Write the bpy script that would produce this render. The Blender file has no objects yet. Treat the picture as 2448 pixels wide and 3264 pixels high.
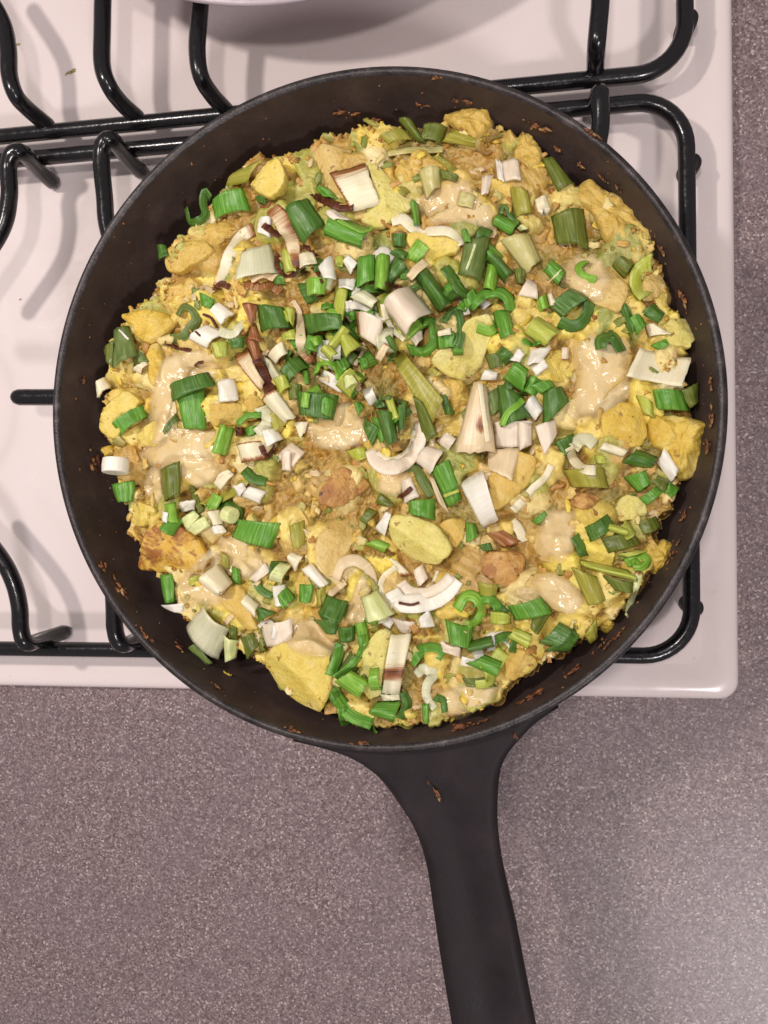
import bpy, math, random
import numpy as np
from mathutils import Vector, Matrix, noise
from mathutils.bvhtree import BVHTree
random.seed(7); rng = np.random.default_rng(7)
scn = bpy.context.scene
col = scn.collection

# ------------------------------------------------------------------ camera
CAM = Vector((0.05468, -0.02992, 0.39415))
CX = Vector((0.98729, -0.02025, -0.15763))      # image right, in the world
CYD = Vector((-0.01616, -0.99950, 0.02718))     # image down
CF = Vector((-0.15810, -0.02429, -0.98712))     # viewing direction
cd = bpy.data.cameras.new('camera'); cam = bpy.data.objects.new('camera', cd); col.objects.link(cam)
cd.sensor_fit = 'VERTICAL'; cd.sensor_height = 36.0; cd.lens = 28.92; cd.clip_start = 0.01; cd.clip_end = 20
M = Matrix((CX, -CYD, -CF)).transposed().to_4x4(); M.translation = CAM
cam.matrix_world = M
scn.camera = cam

# ------------------------------------------------------------------ light
def srgb(h):
    c = [int(h[i:i+2], 16)/255 for i in (0, 2, 4)]
    return tuple(x/12.92 if x <= .04045 else ((x+.055)/1.055)**2.4 for x in c)
w = bpy.data.worlds.new('World'); scn.world = w; w.use_nodes = True
bg = w.node_tree.nodes['Background']; bg.inputs[0].default_value = (1.0, .935, .945, 1); bg.inputs[1].default_value = .345
def lamp(name, loc, power, size, colr, target=(0, 0, 0.05)):
    l = bpy.data.lights.new(name, 'AREA'); l.shape = 'DISK'; l.size = size; l.energy = power; l.color = colr
    o = bpy.data.objects.new(name, l); col.objects.link(o); o.location = loc
    o.rotation_euler = (Vector(target)-Vector(loc)).to_track_quat('-Z', 'Y').to_euler()
    return o
lamp('hood_lamp', (-.35, .20, .66), 2.5, .05, (1, .92, .88))
lamp('hood_lamp', (.0, .05, .70), 1.25, .05, (1, .93, .90))
lamp('ceiling_lamp', (.66, -1.13, 1.5), 12.5, .22, (1, .95, .98))
vs = scn.view_settings; vs.view_transform = 'Standard'; vs.look = 'None'; vs.exposure = 0; vs.gamma = 1; vs.use_curve_mapping = False

# ------------------------------------------------------------------ helpers
FPX = 2622.0
def ray(px, py):
    return (CX*((px-1224)/FPX) + CYD*((py-1632)/FPX) + CF).normalized()
def at(px, py, z):
    d = ray(px, py); return CAM + d*((z-CAM.z)/d.z)
def link(name, me, parent=None, mats=()):
    o = bpy.data.objects.new(name, me); col.objects.link(o)
    for m in mats: me.materials.append(m)
    if parent: o.parent = parent
    return o
def tag(o, label=None, cat=None, group=None, kind=None):
    for k, v in (('label', label), ('category', cat), ('group', group), ('kind', kind)):
        if v: o[k] = v
    return o
def empty(name, loc=(0, 0, 0)):
    o = bpy.data.objects.new(name, None); col.objects.link(o); o.location = loc; o.empty_display_size = .01
    return o
def mesh(name, V, F, smooth=True, uv=None, brown=None, colr=None):
    me = bpy.data.meshes.new(name); me.from_pydata([tuple(v) for v in V], [], [tuple(f) for f in F])
    if smooth: me.polygons.foreach_set('use_smooth', [True]*len(me.polygons))
    if uv is not None:
        l = me.uv_layers.new(name='uv'); idx = np.empty(len(me.loops), int); me.loops.foreach_get('vertex_index', idx)
        l.data.foreach_set('uv', np.asarray(uv, float)[idx].ravel())
    if brown is not None:
        a = me.attributes.new('brown', 'FLOAT', 'POINT'); a.data.foreach_set('value', np.asarray(brown, float))
    if colr is not None:
        a = me.attributes.new('tint', 'FLOAT_COLOR', 'POINT'); a.data.foreach_set('color', np.asarray(colr, float).ravel())
    me.update(); return me

# ------------------------------------------------------------------ materials
class NT:
    def __init__(s, name):
        s.m = bpy.data.materials.new(name); s.m.use_nodes = True; s.t = s.m.node_tree; s.b = s.t.nodes['Principled BSDF']
    def n(s, typ, **kw):
        x = s.t.nodes.new('ShaderNode'+typ)
        for k, v in kw.items():
            if k in x.inputs: x.inputs[k].default_value = v
            else: setattr(x, k, v)
        return x
    def l(s, a, b): s.t.links.new(a, b)
    def noise(s, scale, detail=4, rough=.5, vec=None, dist=0):
        x = s.n('TexNoise', Scale=scale, Detail=detail, Roughness=rough, Distortion=dist)
        if vec is not None: s.l(vec, x.inputs['Vector'])
        return x
    def ramp(s, fac, stops):
        r = s.n('ValToRGB'); e = r.color_ramp.elements
        while len(e) < len(stops): e.new(.5)
        for q, (p, c) in zip(e, stops): q.position = p; q.color = (*c, 1)
        s.l(fac, r.inputs[0]); return r.outputs[0]
    def mix(s, fac, a, b, mode='MIX'):
        x = s.n('Mix', data_type='RGBA', blend_type=mode)
        for v, i in ((fac, 0), (a, 6), (b, 7)):
            if hasattr(v, 'links'): s.l(v, x.inputs[i])
            elif i == 0: x.inputs[0].default_value = v
            else: x.inputs[i].default_value = (*v, 1)
        return x.outputs[2]
    def bump(s, h, strength=.3, dist=.001):
        x = s.n('Bump', Strength=strength, Distance=dist); s.l(h, x.inputs['Height']); s.l(x.outputs[0], s.b.inputs['Normal'])
    def set(s, **kw):
        for k, v in kw.items(): s.b.inputs[k.replace('_', ' ')].default_value = v
    def obj(s): return s.n('TexCoord').outputs['Object']
G1 = (1, 1, 1); G0 = (0, 0, 0)

def m_iron(name, c1, c2, c3, r0, r1, spec):
    k = NT(name); v = k.obj()
    a = k.noise(60, 6, .6, v); c = k.ramp(a.outputs[0], [(.3, srgb(c1)), (.55, srgb(c2)), (.75, srgb(c3))])
    g = k.noise(14, 4, .6, v); c = k.mix(k.ramp(g.outputs[0], [(.45, G0), (.7, (.5,)*3)]), c, srgb(c1))
    k.l(c, k.b.inputs['Base Color'])
    r = k.n('MapRange', **{'From Min': .3, 'From Max': .7, 'To Min': r0, 'To Max': r1}); k.l(a.outputs[0], r.inputs[0]); k.l(r.outputs[0], k.b.inputs['Roughness'])
    b = k.noise(900, 3, .6, v); k.bump(b.outputs[0], .22, .0006); k.set(Specular_IOR_Level=spec); return k.m
def m_worn():
    k = NT('worn_iron_rim'); v = k.obj(); a = k.noise(180, 5, .6, v)
    c = k.ramp(a.outputs[0], [(.35, srgb('221d1d')), (.6, srgb('3b3433')), (.8, srgb('655c59'))]); k.l(c, k.b.inputs['Base Color'])
    k.set(Roughness=.4, Metallic=.3); b = k.noise(700, 3, .6, v); k.bump(b.outputs[0], .4, .0006); return k.m
def m_enamel_black():
    k = NT('black_enamel'); v = k.obj(); k.set(Base_Color=(*srgb('141113'), 1), Roughness=.24, Specular_IOR_Level=.5)
    a = k.noise(350, 4, .6, v); k.bump(a.outputs[0], .12, .0008)
    r = k.n('MapRange', **{'From Min': .35, 'From Max': .7, 'To Min': .14, 'To Max': .3}); k.l(a.outputs[0], r.inputs[0]); k.l(r.outputs[0], k.b.inputs['Roughness']); return k.m
def m_white():
    k = NT('white_enamel'); v = k.obj()
    a = k.noise(9, 5, .6, v); b = k.noise(420, 2, .5, v)
    c = k.mix(k.ramp(a.outputs[0], [(.35, G0), (.75, G1)]), srgb('e8dad6'), srgb('e1d1cd'))
    s = k.ramp(b.outputs[0], [(.72, G0), (.8, (.35,)*3)])
    k.l(k.mix(s, c, srgb('b8a38e')), k.b.inputs['Base Color'])
    g = k.noise(45, 6, .7, v, .8); r = k.n('MapRange', **{'From Min': .4, 'From Max': .7, 'To Min': .16, 'To Max': .34}); k.l(g.outputs[0], r.inputs[0]); k.l(r.outputs[0], k.b.inputs['Roughness'])
    k.set(Specular_IOR_Level=.5, Coat_Weight=.15, Coat_Roughness=.1); return k.m
def m_counter():
    k = NT('speckled_laminate'); v = k.obj()
    vo = k.n('TexVoronoi', Scale=1150.0); k.l(v, vo.inputs['Vector'])
    hs = k.n('SeparateColor'); k.l(vo.outputs['Color'], hs.inputs[0])
    base = k.ramp(hs.outputs[0], [(0, srgb('574849')), (.2, srgb('705e5e')), (.5, srgb('83706d')), (.75, srgb('91807d')), (.92, srgb('a59491')), (1, srgb('cbbcb6'))])
    n2 = k.noise(700, 3, .7, v); base = k.mix(k.ramp(n2.outputs[0], [(.35, G0), (.7, (.5,)*3)]), base, srgb('6e5c60'))
    n3 = k.noise(26, 4, .55, v); base = k.mix(k.ramp(n3.outputs[0], [(.4, G0), (.75, (.35,)*3)]), base, srgb('7d6c74'))
    v2 = k.n('TexVoronoi', Scale=300.0); k.l(v, v2.inputs['Vector'])
    sp = k.ramp(v2.outputs['Distance'], [(.10, G1), (.17, G0)]); h2 = k.n('SeparateColor'); k.l(v2.outputs['Color'], h2.inputs[0])
    ss = k.ramp(h2.outputs[1], [(.72, G0), (.78, (.35,)*3)]); f = k.mix(1.0, sp, ss, 'MULTIPLY')
    k.l(k.mix(f, base, srgb('d8cac4')), k.b.inputs['Base Color'])
    k.set(Roughness=.38, Specular_IOR_Level=.5); k.bump(n2.outputs[0], .12, .0004); return k.m
def m_plain(name, h, rough=.5, sss=0):
    k = NT(name); k.set(Base_Color=(*srgb(h), 1), Roughness=rough)
    v = k.obj(); a = k.noise(500, 3, .6, v); k.bump(a.outputs[0], .2, .0006); return k.m
def m_leaf(name, c1, c2, c3, rough=.4, sss=.12, brown=('a0683a', '58261c')):
    """onion / leek skin: fibres run along uv.y; 'brown' attribute = scorched"""
    k = NT(name); uv = k.n('TexCoord').outputs['UV']
    mp = k.n('Mapping'); mp.inputs['Scale'].default_value = (14, .8, 1); k.l(uv, mp.inputs[0])
    fib = k.noise(1.0, 3, .6, mp.outputs[0])
    mp2 = k.n('Mapping'); mp2.inputs['Scale'].default_value = (30, 1.6, 1); k.l(uv, mp2.inputs[0])
    fine = k.noise(1.0, 2, .5, mp2.outputs[0])
    v = k.obj(); blot = k.noise(140, 4, .6, v)
    c = k.ramp(fib.outputs[0], [(.3, srgb(c1)), (.5, srgb(c2)), (.72, srgb(c3))])
    c = k.mix(k.ramp(blot.outputs[0], [(.4, G0), (.75, (.55,)*3)]), c, srgb(c1))
    at_ = k.n('Attribute', attribute_name='brown')
    ad = k.n('Math', operation='MULTIPLY_ADD'); k.l(fib.outputs[0], ad.inputs[0]); ad.inputs[1].default_value = 1.0; ad.inputs[2].default_value = -.5
    a2 = k.n('Math', operation='ADD'); k.l(ad.outputs[0], a2.inputs[0]); k.l(at_.outputs['Fac'], a2.inputs[1])
    gate = k.n('Math', operation='GREATER_THAN'); k.l(at_.outputs['Fac'], gate.inputs[0]); gate.inputs[1].default_value = .03
    f1 = k.ramp(a2.outputs[0], [(.30, G0), (.62, G1)]); f2 = k.ramp(a2.outputs[0], [(.62, G0), (1.0, G1)])
    f1 = k.mix(1.0, f1, gate.outputs[0], 'MULTIPLY')
    c = k.mix(f1, c, srgb(brown[0])); 
    f2 = k.mix(1.0, f2, gate.outputs[0], 'MULTIPLY'); c = k.mix(f2, c, srgb(brown[1]))
    k.l(c, k.b.inputs['Base Color']); k.set(Roughness=rough, Subsurface_Weight=sss, Subsurface_Scale=.002)
    k.b.inputs['Subsurface Radius'].default_value = (1, .8, .4)
    k.bump(fine.outputs[0], .35, .0005); return k.m
def m_potato(name, c1, c2, c3, rough=.42, fry=None, sss=.2, spots=.66):
    k = NT(name); v = k.obj(); a = k.noise(90, 5, .6, v); b = k.noise(700, 4, .65, v)
    c = k.ramp(a.outputs[0], [(.3, srgb(c1)), (.5, srgb(c2)), (.72, srgb(c3))])
    c = k.mix(k.ramp(b.outputs[0], [(.5, G0), (.8, (.5,)*3)]), c, srgb('b8883a'))
    q = k.noise(170, 4, .7, v); c = k.mix(k.ramp(q.outputs[0], [(.5, G0), (.75, (.5,)*3)]), c, srgb('e8d490'))
    sp = k.noise(260, 2, .5, v); c = k.mix(k.ramp(sp.outputs[0], [(spots, G0), (spots+.05, (.7,)*3)]), c, srgb('8a5a2c'))
    if fry:
        d = k.noise(120, 5, .7, v, .6); c = k.mix(k.ramp(d.outputs[0], [(.46, G0), (.56, G1)]), c, srgb(fry))
        e = k.noise(200, 5, .7, v, .4); c = k.mix(k.ramp(e.outputs[0], [(.6, G0), (.68, G1)]), c, srgb('4f2f1e'))
    k.l(c, k.b.inputs['Base Color']); k.set(Roughness=rough, Subsurface_Weight=sss, Subsurface_Scale=.003)
    k.b.inputs['Subsurface Radius'].default_value = (1, .7, .3)
    k.bump(b.outputs[0], .6, .0014); return k.m
def m_cheese():
    k = NT('melted_cheese_sauce'); v = k.obj(); a = k.noise(60, 4, .55, v); b = k.noise(240, 3, .5, v); s = k.noise(560, 2, .5, v)
    c = k.ramp(a.outputs[0], [(.3, srgb('dfc083')), (.5, srgb('ead09a')), (.72, srgb('f3e2b8'))])
    k.l(c, k.b.inputs['Base Color']); k.set(Roughness=.18, Specular_IOR_Level=.5, Subsurface_Weight=.2, Subsurface_Scale=.003)
    k.b.inputs['Subsurface Radius'].default_value = (1, .7, .35)
    m = k.n('Math', operation='MULTIPLY_ADD'); k.l(s.outputs[0], m.inputs[0]); m.inputs[1].default_value = .5; k.l(b.outputs[0], m.inputs[2])
    k.bump(m.outputs[0], .35, .0012)
    al = k.n('Attribute', attribute_name='brown'); n2 = k.noise(110, 4, .6, v)       # thin sauce: clear where it runs out
    ad = k.n('Math', operation='MULTIPLY_ADD'); k.l(n2.outputs[0], ad.inputs[0]); ad.inputs[1].default_value = 1.3; ad.inputs[2].default_value = -.65
    a2 = k.n('Math', operation='ADD'); k.l(ad.outputs[0], a2.inputs[0]); k.l(al.outputs['Fac'], a2.inputs[1])
    mr = k.n('MapRange', **{'From Min': -.05, 'From Max': .8, 'To Min': 0, 'To Max': .86}); k.l(a2.outputs[0], mr.inputs[0]); k.l(mr.outputs[0], k.b.inputs['Alpha']); return k.m
def m_hash():
    k = NT('mashed_hash'); v = k.obj(); t = k.n('Attribute', attribute_name='tint'); b = k.noise(420, 5, .7, v); a = k.noise(120, 5, .65, v)
    c = k.mix(k.ramp(a.outputs[0], [(.35, G0), (.75, (.45,)*3)]), t.outputs['Color'], srgb('e4cf8a'))
    c = k.mix(k.ramp(b.outputs[0], [(.6, G0), (.82, (.4,)*3)]), c, srgb('a5742e'))
    k.l(c, k.b.inputs['Base Color']); k.set(Roughness=.26, Subsurface_Weight=.3, Subsurface_Scale=.004)
    k.b.inputs['Subsurface Radius'].default_value = (1, .7, .3)
    k.bump(b.outputs[0], .4, .0014); return k.m
def m_tint():
    k = NT('crumbs'); t = k.n('Attribute', attribute_name='tint'); v = k.obj(); b = k.noise(600, 3, .6, v)
    k.l(k.mix(k.ramp(b.outputs[0], [(.5, G0), (.85, (.35,)*3)]), t.outputs['Color'], srgb('a8752f')), k.b.inputs['Base Color'])
    k.set(Roughness=.42, Subsurface_Weight=.12, Subsurface_Scale=.002); k.bump(b.outputs[0], .4, .001); return k.m

MT = dict(
 iron=m_iron('cast_iron', '221c1e', '2b2426', '362d2e', .48, .66, .16), seasoned_lightened=m_iron('seasoned_iron_lightened', '382d2b', '463936', '574842', .42, .6, .22), worn=m_worn(), black=m_enamel_black(), white=m_white(), counter=m_counter(),  # inside browner, and lightened against the darkened outside to offset weak wall light
 rubber=m_plain('black_rubber', '151315', .6), tray=m_plain('mauve_plastic', 'a8999d', .35),
 steel=m_plain('burner_metal', '6a6463', .4),
 dg=m_leaf('dark_green_leaf', '385a1c', '4c7428', '709448', .36),
 mg=m_leaf('green_leaf', '4a7c22', '629a32', '92be60', .36),
 bg=m_leaf('bright_green_leaf', '649624', '82b43a', 'b0d26e', .34),
 tg=m_leaf('glossy_green_leaf', '40601f', '5a7f3c', '94b482', .22),
 sg=m_leaf('sage_green_leaf', '52642a', '687a3a', '8a985a', .45),
 lg=m_leaf('lime_leaf', 'a4ac34', 'b8bf50', 'd0d286', .36, .2),
 ll=m_leaf('pale_lime_leaf', 'cbd280', 'dfe3a0', 'f1f0c6', .36, .2),
 ol=m_leaf('cooked_leek', '8e8a2e', 'a49e40', 'bab25c', .32, .2),
 od=m_leaf('cooked_dark_leek', '54601f', '6a742c', '868c44', .32, .15),
 op=m_leaf('cooked_pale_leek', 'b8b06a', 'c8be7e', 'd8ce98', .3, .25),
 wh=m_leaf('white_onion', 'ece2cc', 'f2ead8', 'f8f2e6', .36, .25),
 pk=m_leaf('pinkish_onion', 'e6d0b4', 'ecdac2', 'f2e3d0', .34, .3),
 cr=m_leaf('cream_onion', 'e9dab0', 'f0e4c0', 'f6edd2', .4, .2),
 tn=m_leaf('tan_onion', 'dcc094', 'e4cca4', 'ecd8b6', .32, .25),
 br=m_leaf('browned_skin', 'd4b27c', 'dcc08c', 'e6cca0', .45, .1, ('94562c', '4a1d14')),
 pa=m_leaf('pale_translucent_onion', 'd0cca0', 'dad6b2', 'e4e0c6', .3, .3),
 yl=m_potato('yellow_crumb', 'd2ab3c', 'e2c152', 'ecd37c', .4, sss=.2),
 py=m_potato('yellow_potato', 'dcc052', 'e8d068', 'f0de8c'),
 pt=m_potato('tan_potato', 'cfae60', 'dabc72', 'e4cb8e'),
 pg=m_potato('golden_potato', 'cba64a', 'd8b65a', 'e2c674'),
 pp=m_potato('pale_potato', 'd8c868', 'e4d87e', 'eee49e'),
 pf=m_potato('fried_potato', 'd0a035', 'deb54a', 'e8c866', .4, 'a56a34'),
 pb=m_potato('browned_potato', 'c08c48', 'cc9c56', 'd8ae6c', .4, 'a8733c'),
 cheese=m_cheese(), hash=m_hash(), crumbs=m_tint(),
 crust=m_potato('brown_crust', '7c4a2c', '945c36', 'b07c48', .55, '5a3020', .05),
 chili=m_plain('red_chili', 'a03a22', .35),
)

# ------------------------------------------------------------------ shapes
def catmull(P, n):
    P = [np.asarray(p, float) for p in P]; Q = [2*P[0]-P[1]] + P + [2*P[-1]-P[-2]]; out = []
    for i in range(1, len(Q)-2):
        for k in range(n):
            t = k/n; a, b, c, d = Q[i-1], Q[i], Q[i+1], Q[i+2]
            out.append(.5*((2*b)+(c-a)*t+(2*a-5*b+4*c-d)*t*t+(3*b-a-3*c+d)*t**3))
    out.append(P[-1]); return np.array(out)
def tube(P, r, seg=12, closed=False, cap=True):
    P = np.asarray(P, float); n = len(P); V = []; F = []
    T = np.gradient(P, axis=0) if not closed else np.roll(P, -1, 0)-np.roll(P, 1, 0)
    T /= np.linalg.norm(T, axis=1)[:, None]+1e-12
    nrm = np.cross(T[0], (0, 0, 1.)); 
    if np.linalg.norm(nrm) < .1: nrm = np.cross(T[0], (1., 0, 0))
    for i in range(n):
        nrm = nrm-T[i]*(nrm@T[i]); nrm /= np.linalg.norm(nrm); b = np.cross(T[i], nrm)
        for k in range(seg):
            a = 2*math.pi*k/seg; V.append(P[i]+r*(math.cos(a)*nrm+math.sin(a)*b))
    m = n if closed else n-1
    for i in range(m):
        for k in range(seg):
            F.append((i*seg+k, i*seg+(k+1) % seg, ((i+1) % n)*seg+(k+1) % seg, ((i+1) % n)*seg+k))
    if cap and not closed:
        for i, s in ((0, -1), (n-1, 1)):      # rounded ends
            base = i*seg; prev = [base+k for k in range(seg)]
            for f, rr in ((.55, .82), (.9, .45)):
                cur = []
                for k in range(seg): cur.append(len(V)); V.append(P[i]+(np.array(V[base+k])-P[i])*rr+T[i]*s*r*f)
                for k in range(seg):
                    q = (prev[k], prev[(k+1) % seg], cur[(k+1) % seg], cur[k]); F.append(q if s > 0 else q[::-1])
                prev = cur
            c = len(V); V.append(P[i]+T[i]*s*r)
            for k in range(seg): F.append((prev[k], prev[(k+1) % seg], c) if s > 0 else (prev[(k+1) % seg], prev[k], c))
    return V, F
def rrect(x0, x1, y0, y1, r, n=8):
    out = []
    for cx, cy, a0 in ((x1-r, y1-r, 0), (x0+r, y1-r, 90), (x0+r, y0+r, 180), (x1-r, y0+r, 270)):
        for k in range(n+1):
            a = math.radians(a0+90*k/n); out.append((cx+r*math.cos(a), cy+r*math.sin(a)))
    return out
def lathe(prof, seg=160, wob=0):
    V = []; F = []; n = len(prof)
    for i, (r, z) in enumerate(prof):
        for k in range(seg):
            a = 2*math.pi*k/seg; rr = r*(1+wob*math.sin(2*a+.6)); V.append((rr*math.cos(a), rr*math.sin(a), z))
    for i in range(n-1):
        for k in range(seg): F.append((i*seg+k, i*seg+(k+1) % seg, (i+1)*seg+(k+1) % seg, (i+1)*seg+k))
    return V, F

# ------------------------------------------------------------------ setting: counter, hob
CT = -.007
V = [(-1.2, -1.0, CT), (1.0, -1.0, CT), (1.0, .9, CT), (-1.2, .9, CT)]
tag(link('countertop', mesh('countertop', V, [(0, 1, 2, 3)], False), mats=[MT['counter']]), kind='structure')

hob = empty('gas_hob', (-.15, .12, CT)); HO = Vector(hob.location)
tag(hob, 'white enamelled gas hob plate with rolled rim set into the counter', 'hob')
hx0, hx1, hy0, hy1 = -.46, .1545, -.1285, .40
rings = [(0, CT), (0, -.003), (.0007, -.0012), (.002, .0003), (.004, .0012), (.0075, .0016), (.0105, .0012), (.0135, .0003), (.0165, -.0002)]
V = []; F = []; N = 36
for off, z in rings:
    for x, y in rrect(hx0+off, hx1-off, hy0+off, hy1-off, .0085 if off < .009 else .007): V.append((x-HO.x, y-HO.y, z-HO.z))
for i in range(len(rings)-1):
    for k in range(N): F.append((i*N+k, i*N+(k+1) % N, (i+1)*N+(k+1) % N, (i+1)*N+k))
link('rolled_rim', mesh('rolled_rim', V, F), hob, [MT['white']])
lp = at(-214, 1304, 0); DISH = [(lp.x, lp.y), (0.005, 0.012), (lp.x, lp.y+.28), (0.0, .29)]
def plate_z(x, y):
    z = -.0002
    for cx, cy in DISH:
        r = math.hypot(x-cx, y-cy); t = min(1, max(0, (r-.041)/.011)); t = t*t*(3-2*t); z -= .0032*(1-t)
    return z
gx = np.linspace(hx0+.0163, hx1-.0163, 200); gy = np.linspace(hy0+.0163, hy1-.0163, 170); V = []; F = []
for y in gy:
    for x in gx: V.append((x-HO.x, y-HO.y, plate_z(x, y)-HO.z))
for j in range(169):
    for i in range(199): a = j*200+i; F.append((a, a+1, a+201, a+200))
link('plate', mesh('plate', V, F), hob, [MT['white']])

# ------------------------------------------------------------------ pan supports
def dpt(x, y, z): p = at(x*1.4756, y*1.4756, z); return (p.x, p.y, p.z)
BZ = .0165; TZ = .0355
def grate(label, y0, y1, fingers, feet):
    g = empty('pan_support', (-.15, (y0+y1)/2, 0)); tag(g, label, 'pan support', 'pan supports on the hob'); off = np.array(g.location)
    loop = [(x, y, BZ) for x, y in rrect(-.44, .1305, y0, y1, .021, 10)]
    big = []
    for i in range(len(loop)):
        a = np.array(loop[i]); b = np.array(loop[(i+1) % len(loop)]); n = max(1, int(np.linalg.norm(b-a)/.02))
        for k in range(n): big.append(a+(b-a)*k/n)
    v, f = tube(np.array(big)-off, .0037, 12, True); link('frame_bar', mesh('frame_bar', v, f), g, [MT['black']])
    for P in fingers:
        pts = catmull([dpt(*p) if not isinstance(p, np.ndarray) else p for p in P], 6)-off
        v, f = tube(pts, .0039, 12); link('finger', mesh('finger', v, f), g, [MT['black']])
    for x, y in feet:
        v, f = lathe([(.0005, -.0002), (.0038, -.0002), (.0041, .001), (.0043, BZ-.005), (.004, BZ-.001), (.003, BZ+.0005), (.0005, BZ+.001)], 20)
        v = [np.array(q)+(x, y, 0)-off for q in v]; link('rubber_foot', mesh('rubber_foot', v, f), g, [MT['rubber']])
    return g
fr = [
 [(112, 392, .004), (80, 363, .018), (50, 331, .034), (28, 332, TZ+.001), (18, 365, TZ), (20, 425, TZ), (2, 500, TZ), (-70, 610, TZ)],
 [(304, 370, .004), (274, 340, .018), (246, 306, .034), (228, 305, TZ+.001), (219, 340, TZ), (226, 425, TZ), (234, 500, TZ), (275, 620, TZ)],
 [(-90, 1090, TZ), (-5, 1195, TZ), (28, 1255, TZ), (42, 1310, TZ), (45, 1360, TZ), (58, 1389, .034), (95, 1380, .018), (138, 1366, .004)],
 [(240, 1180, TZ), (246, 1300, TZ), (249, 1362, TZ), (264, 1392, .034), (300, 1382, .018), (345, 1370, .004)],
 [(1275, 250, .004), (1287, 222, .018), (1294, 203, .034), (1296, 214, TZ+.001), (1295, 290, TZ), (1265, 420, TZ)],
 [(1275, 1395, .004), (1290, 1410, .02), (1296, 1412, TZ), (1290, 1350, TZ), (1260, 1250, TZ)],
 [(41, 858, TZ), (115, 858, TZ), (300, 858, TZ)],
]
front = grate('black enamel pan support under the skillet, running along the front of the hob', -.105, .138, fr,
      [(at(2198, 532, .01).x, at(2198, 532, .01).y), (at(2205, 1932, .01).x, at(2205, 1932, .01).y)])
rr = [
 [(104, 272, BZ), (60, 235, .026), (34, 205, .034), (20, 160, TZ), (17, 100, TZ), (0, 35, TZ), (-60, -60, TZ)],
 [(298, 255, BZ), (262, 222, .026), (236, 186, .034), (221, 140, TZ), (221, 60, TZ), (224, -120, TZ)],
 [(490, 240, BZ), (458, 205, .026), (434, 165, .034), (426, 110, TZ), (430, 40, TZ), (444, -120, TZ)],
 [(1286, 152, BZ), (1287, 128, .026), (1289, 95, .034), (1293, 50, TZ), (1297, 0, TZ), (1300, -120, TZ)],
]
rear = grate('black enamel pan support at the back of the hob under the mauve plate rim', .150, .385, rr, [(at(2188, 78, .01).x, at(2188, 78, .01).y)])

# plate on the rear pan support, only the front of its rim reaches the picture
bp = at(905, 15, .0485); BR = .15; bc = (bp.x, bp.y+BR)
bw = empty('plastic_plate', (bc[0], bc[1], .0395)); o = np.array(bw.location)
prof = [(.001, .0396), (.09, .0396), (.097, .0402), (.125, .0435), (BR-.004, .0466), (BR-.001, .0477), (BR, .0485), (BR-.001, .0493), (BR-.004, .0495), (BR-.008, .0486), (.122, .0455), (.093, .0425), (.001, .0415)]
v, f = lathe(prof, 120); link('plate_shell', mesh('plate_shell', np.array(v)+(bc[0], bc[1], 0)-o, f), bw, [MT['tray']])
tag(bw, 'mauve plastic plate whose front rim shows at the very top edge', 'plate')

# ------------------------------------------------------------------ skillet
PR = .130; ZR = .0867; ZB = .0402
pan = empty('skillet', (0, 0, ZB)); tag(pan, 'black cast iron skillet full of potato and onion, handle towards the viewer', 'skillet')
PO = np.array((0, 0, ZB))
ri = PR-.0036
wall_in = [(ri, ZR-.0012), (ri-.0004, ZR-.004), (ri-.0018, ZR-.012), (ri-.0036, ZR-.022), (ri-.0055, ZR-.030), (ri-.009, ZR-.036), (ri-.016, ZR-.0405), (ri-.024, ZR-.0418), (.05, ZR-.042), (.0005, ZR-.042)]
def wall_r(z):
    for (r0, z0), (r1, z1) in zip(wall_in, wall_in[1:]):
        if z1 <= z <= z0: return r0+(r1-r0)*(z0-z)/(z0-z1)
    return ri
rim = [(PR-.0004, ZR-.005), (PR, ZR-.0022), (PR-.0006, ZR-.0006), (PR-.0018, ZR), (PR-.003, ZR-.0004), (ri, ZR-.0012)]
outer = [(.0005, ZB), (.105, ZB), (.113, ZB+.0015), (.119, ZB+.007), (PR-.004, ZB+.025), (PR-.0004, ZR-.005)]
v, f = lathe(wall_in); link('inner_wall', mesh('inner_wall', np.array(v)-PO, f), pan, [MT['seasoned_lightened']])
v, f = lathe(outer); link('outer_wall', mesh('outer_wall', np.array(v)-PO, f), pan, [MT['iron']])
v, f = lathe(rim, 220); link('rim', mesh('rim', np.array(v)-PO, f), pan, [MT['worn']])
hs = lambda L: [(900+x/1.508, 2200+y/1.508) for x, y in L]
HL = hs([(40, 252), (200, 292), (310, 330), (395, 378), (475, 445), (560, 560), (638, 690), (690, 850), (722, 1050), (752, 1250), (782, 1430), (812, 1605), (850, 1830), (880, 2000)])
HR = hs([(1330, 90), (1215, 170), (1120, 268), (1066, 345), (1043, 425), (1034, 540), (1036, 690), (1058, 850), (1092, 1000), (1130, 1170), (1165, 1350), (1215, 1605), (1255, 1830), (1270, 2000)])
HZ = ZR-.0045
def resamp(L, n):
    P = catmull([at(x, y, HZ) for x, y in L], 8); s = np.r_[0, np.cumsum(np.linalg.norm(np.diff(P, axis=0), axis=1))]
    t = np.linspace(0, 1, n)**1.0*s[-1]; return np.stack([np.interp(t, s, P[:, i]) for i in range(3)], 1)
A = resamp(HL, 60); B = resamp(HR, 60); NS = 25; V = []; F = []
prof = []
for k in range(NS):
    s = k/(NS-1); prof.append(s)
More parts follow.
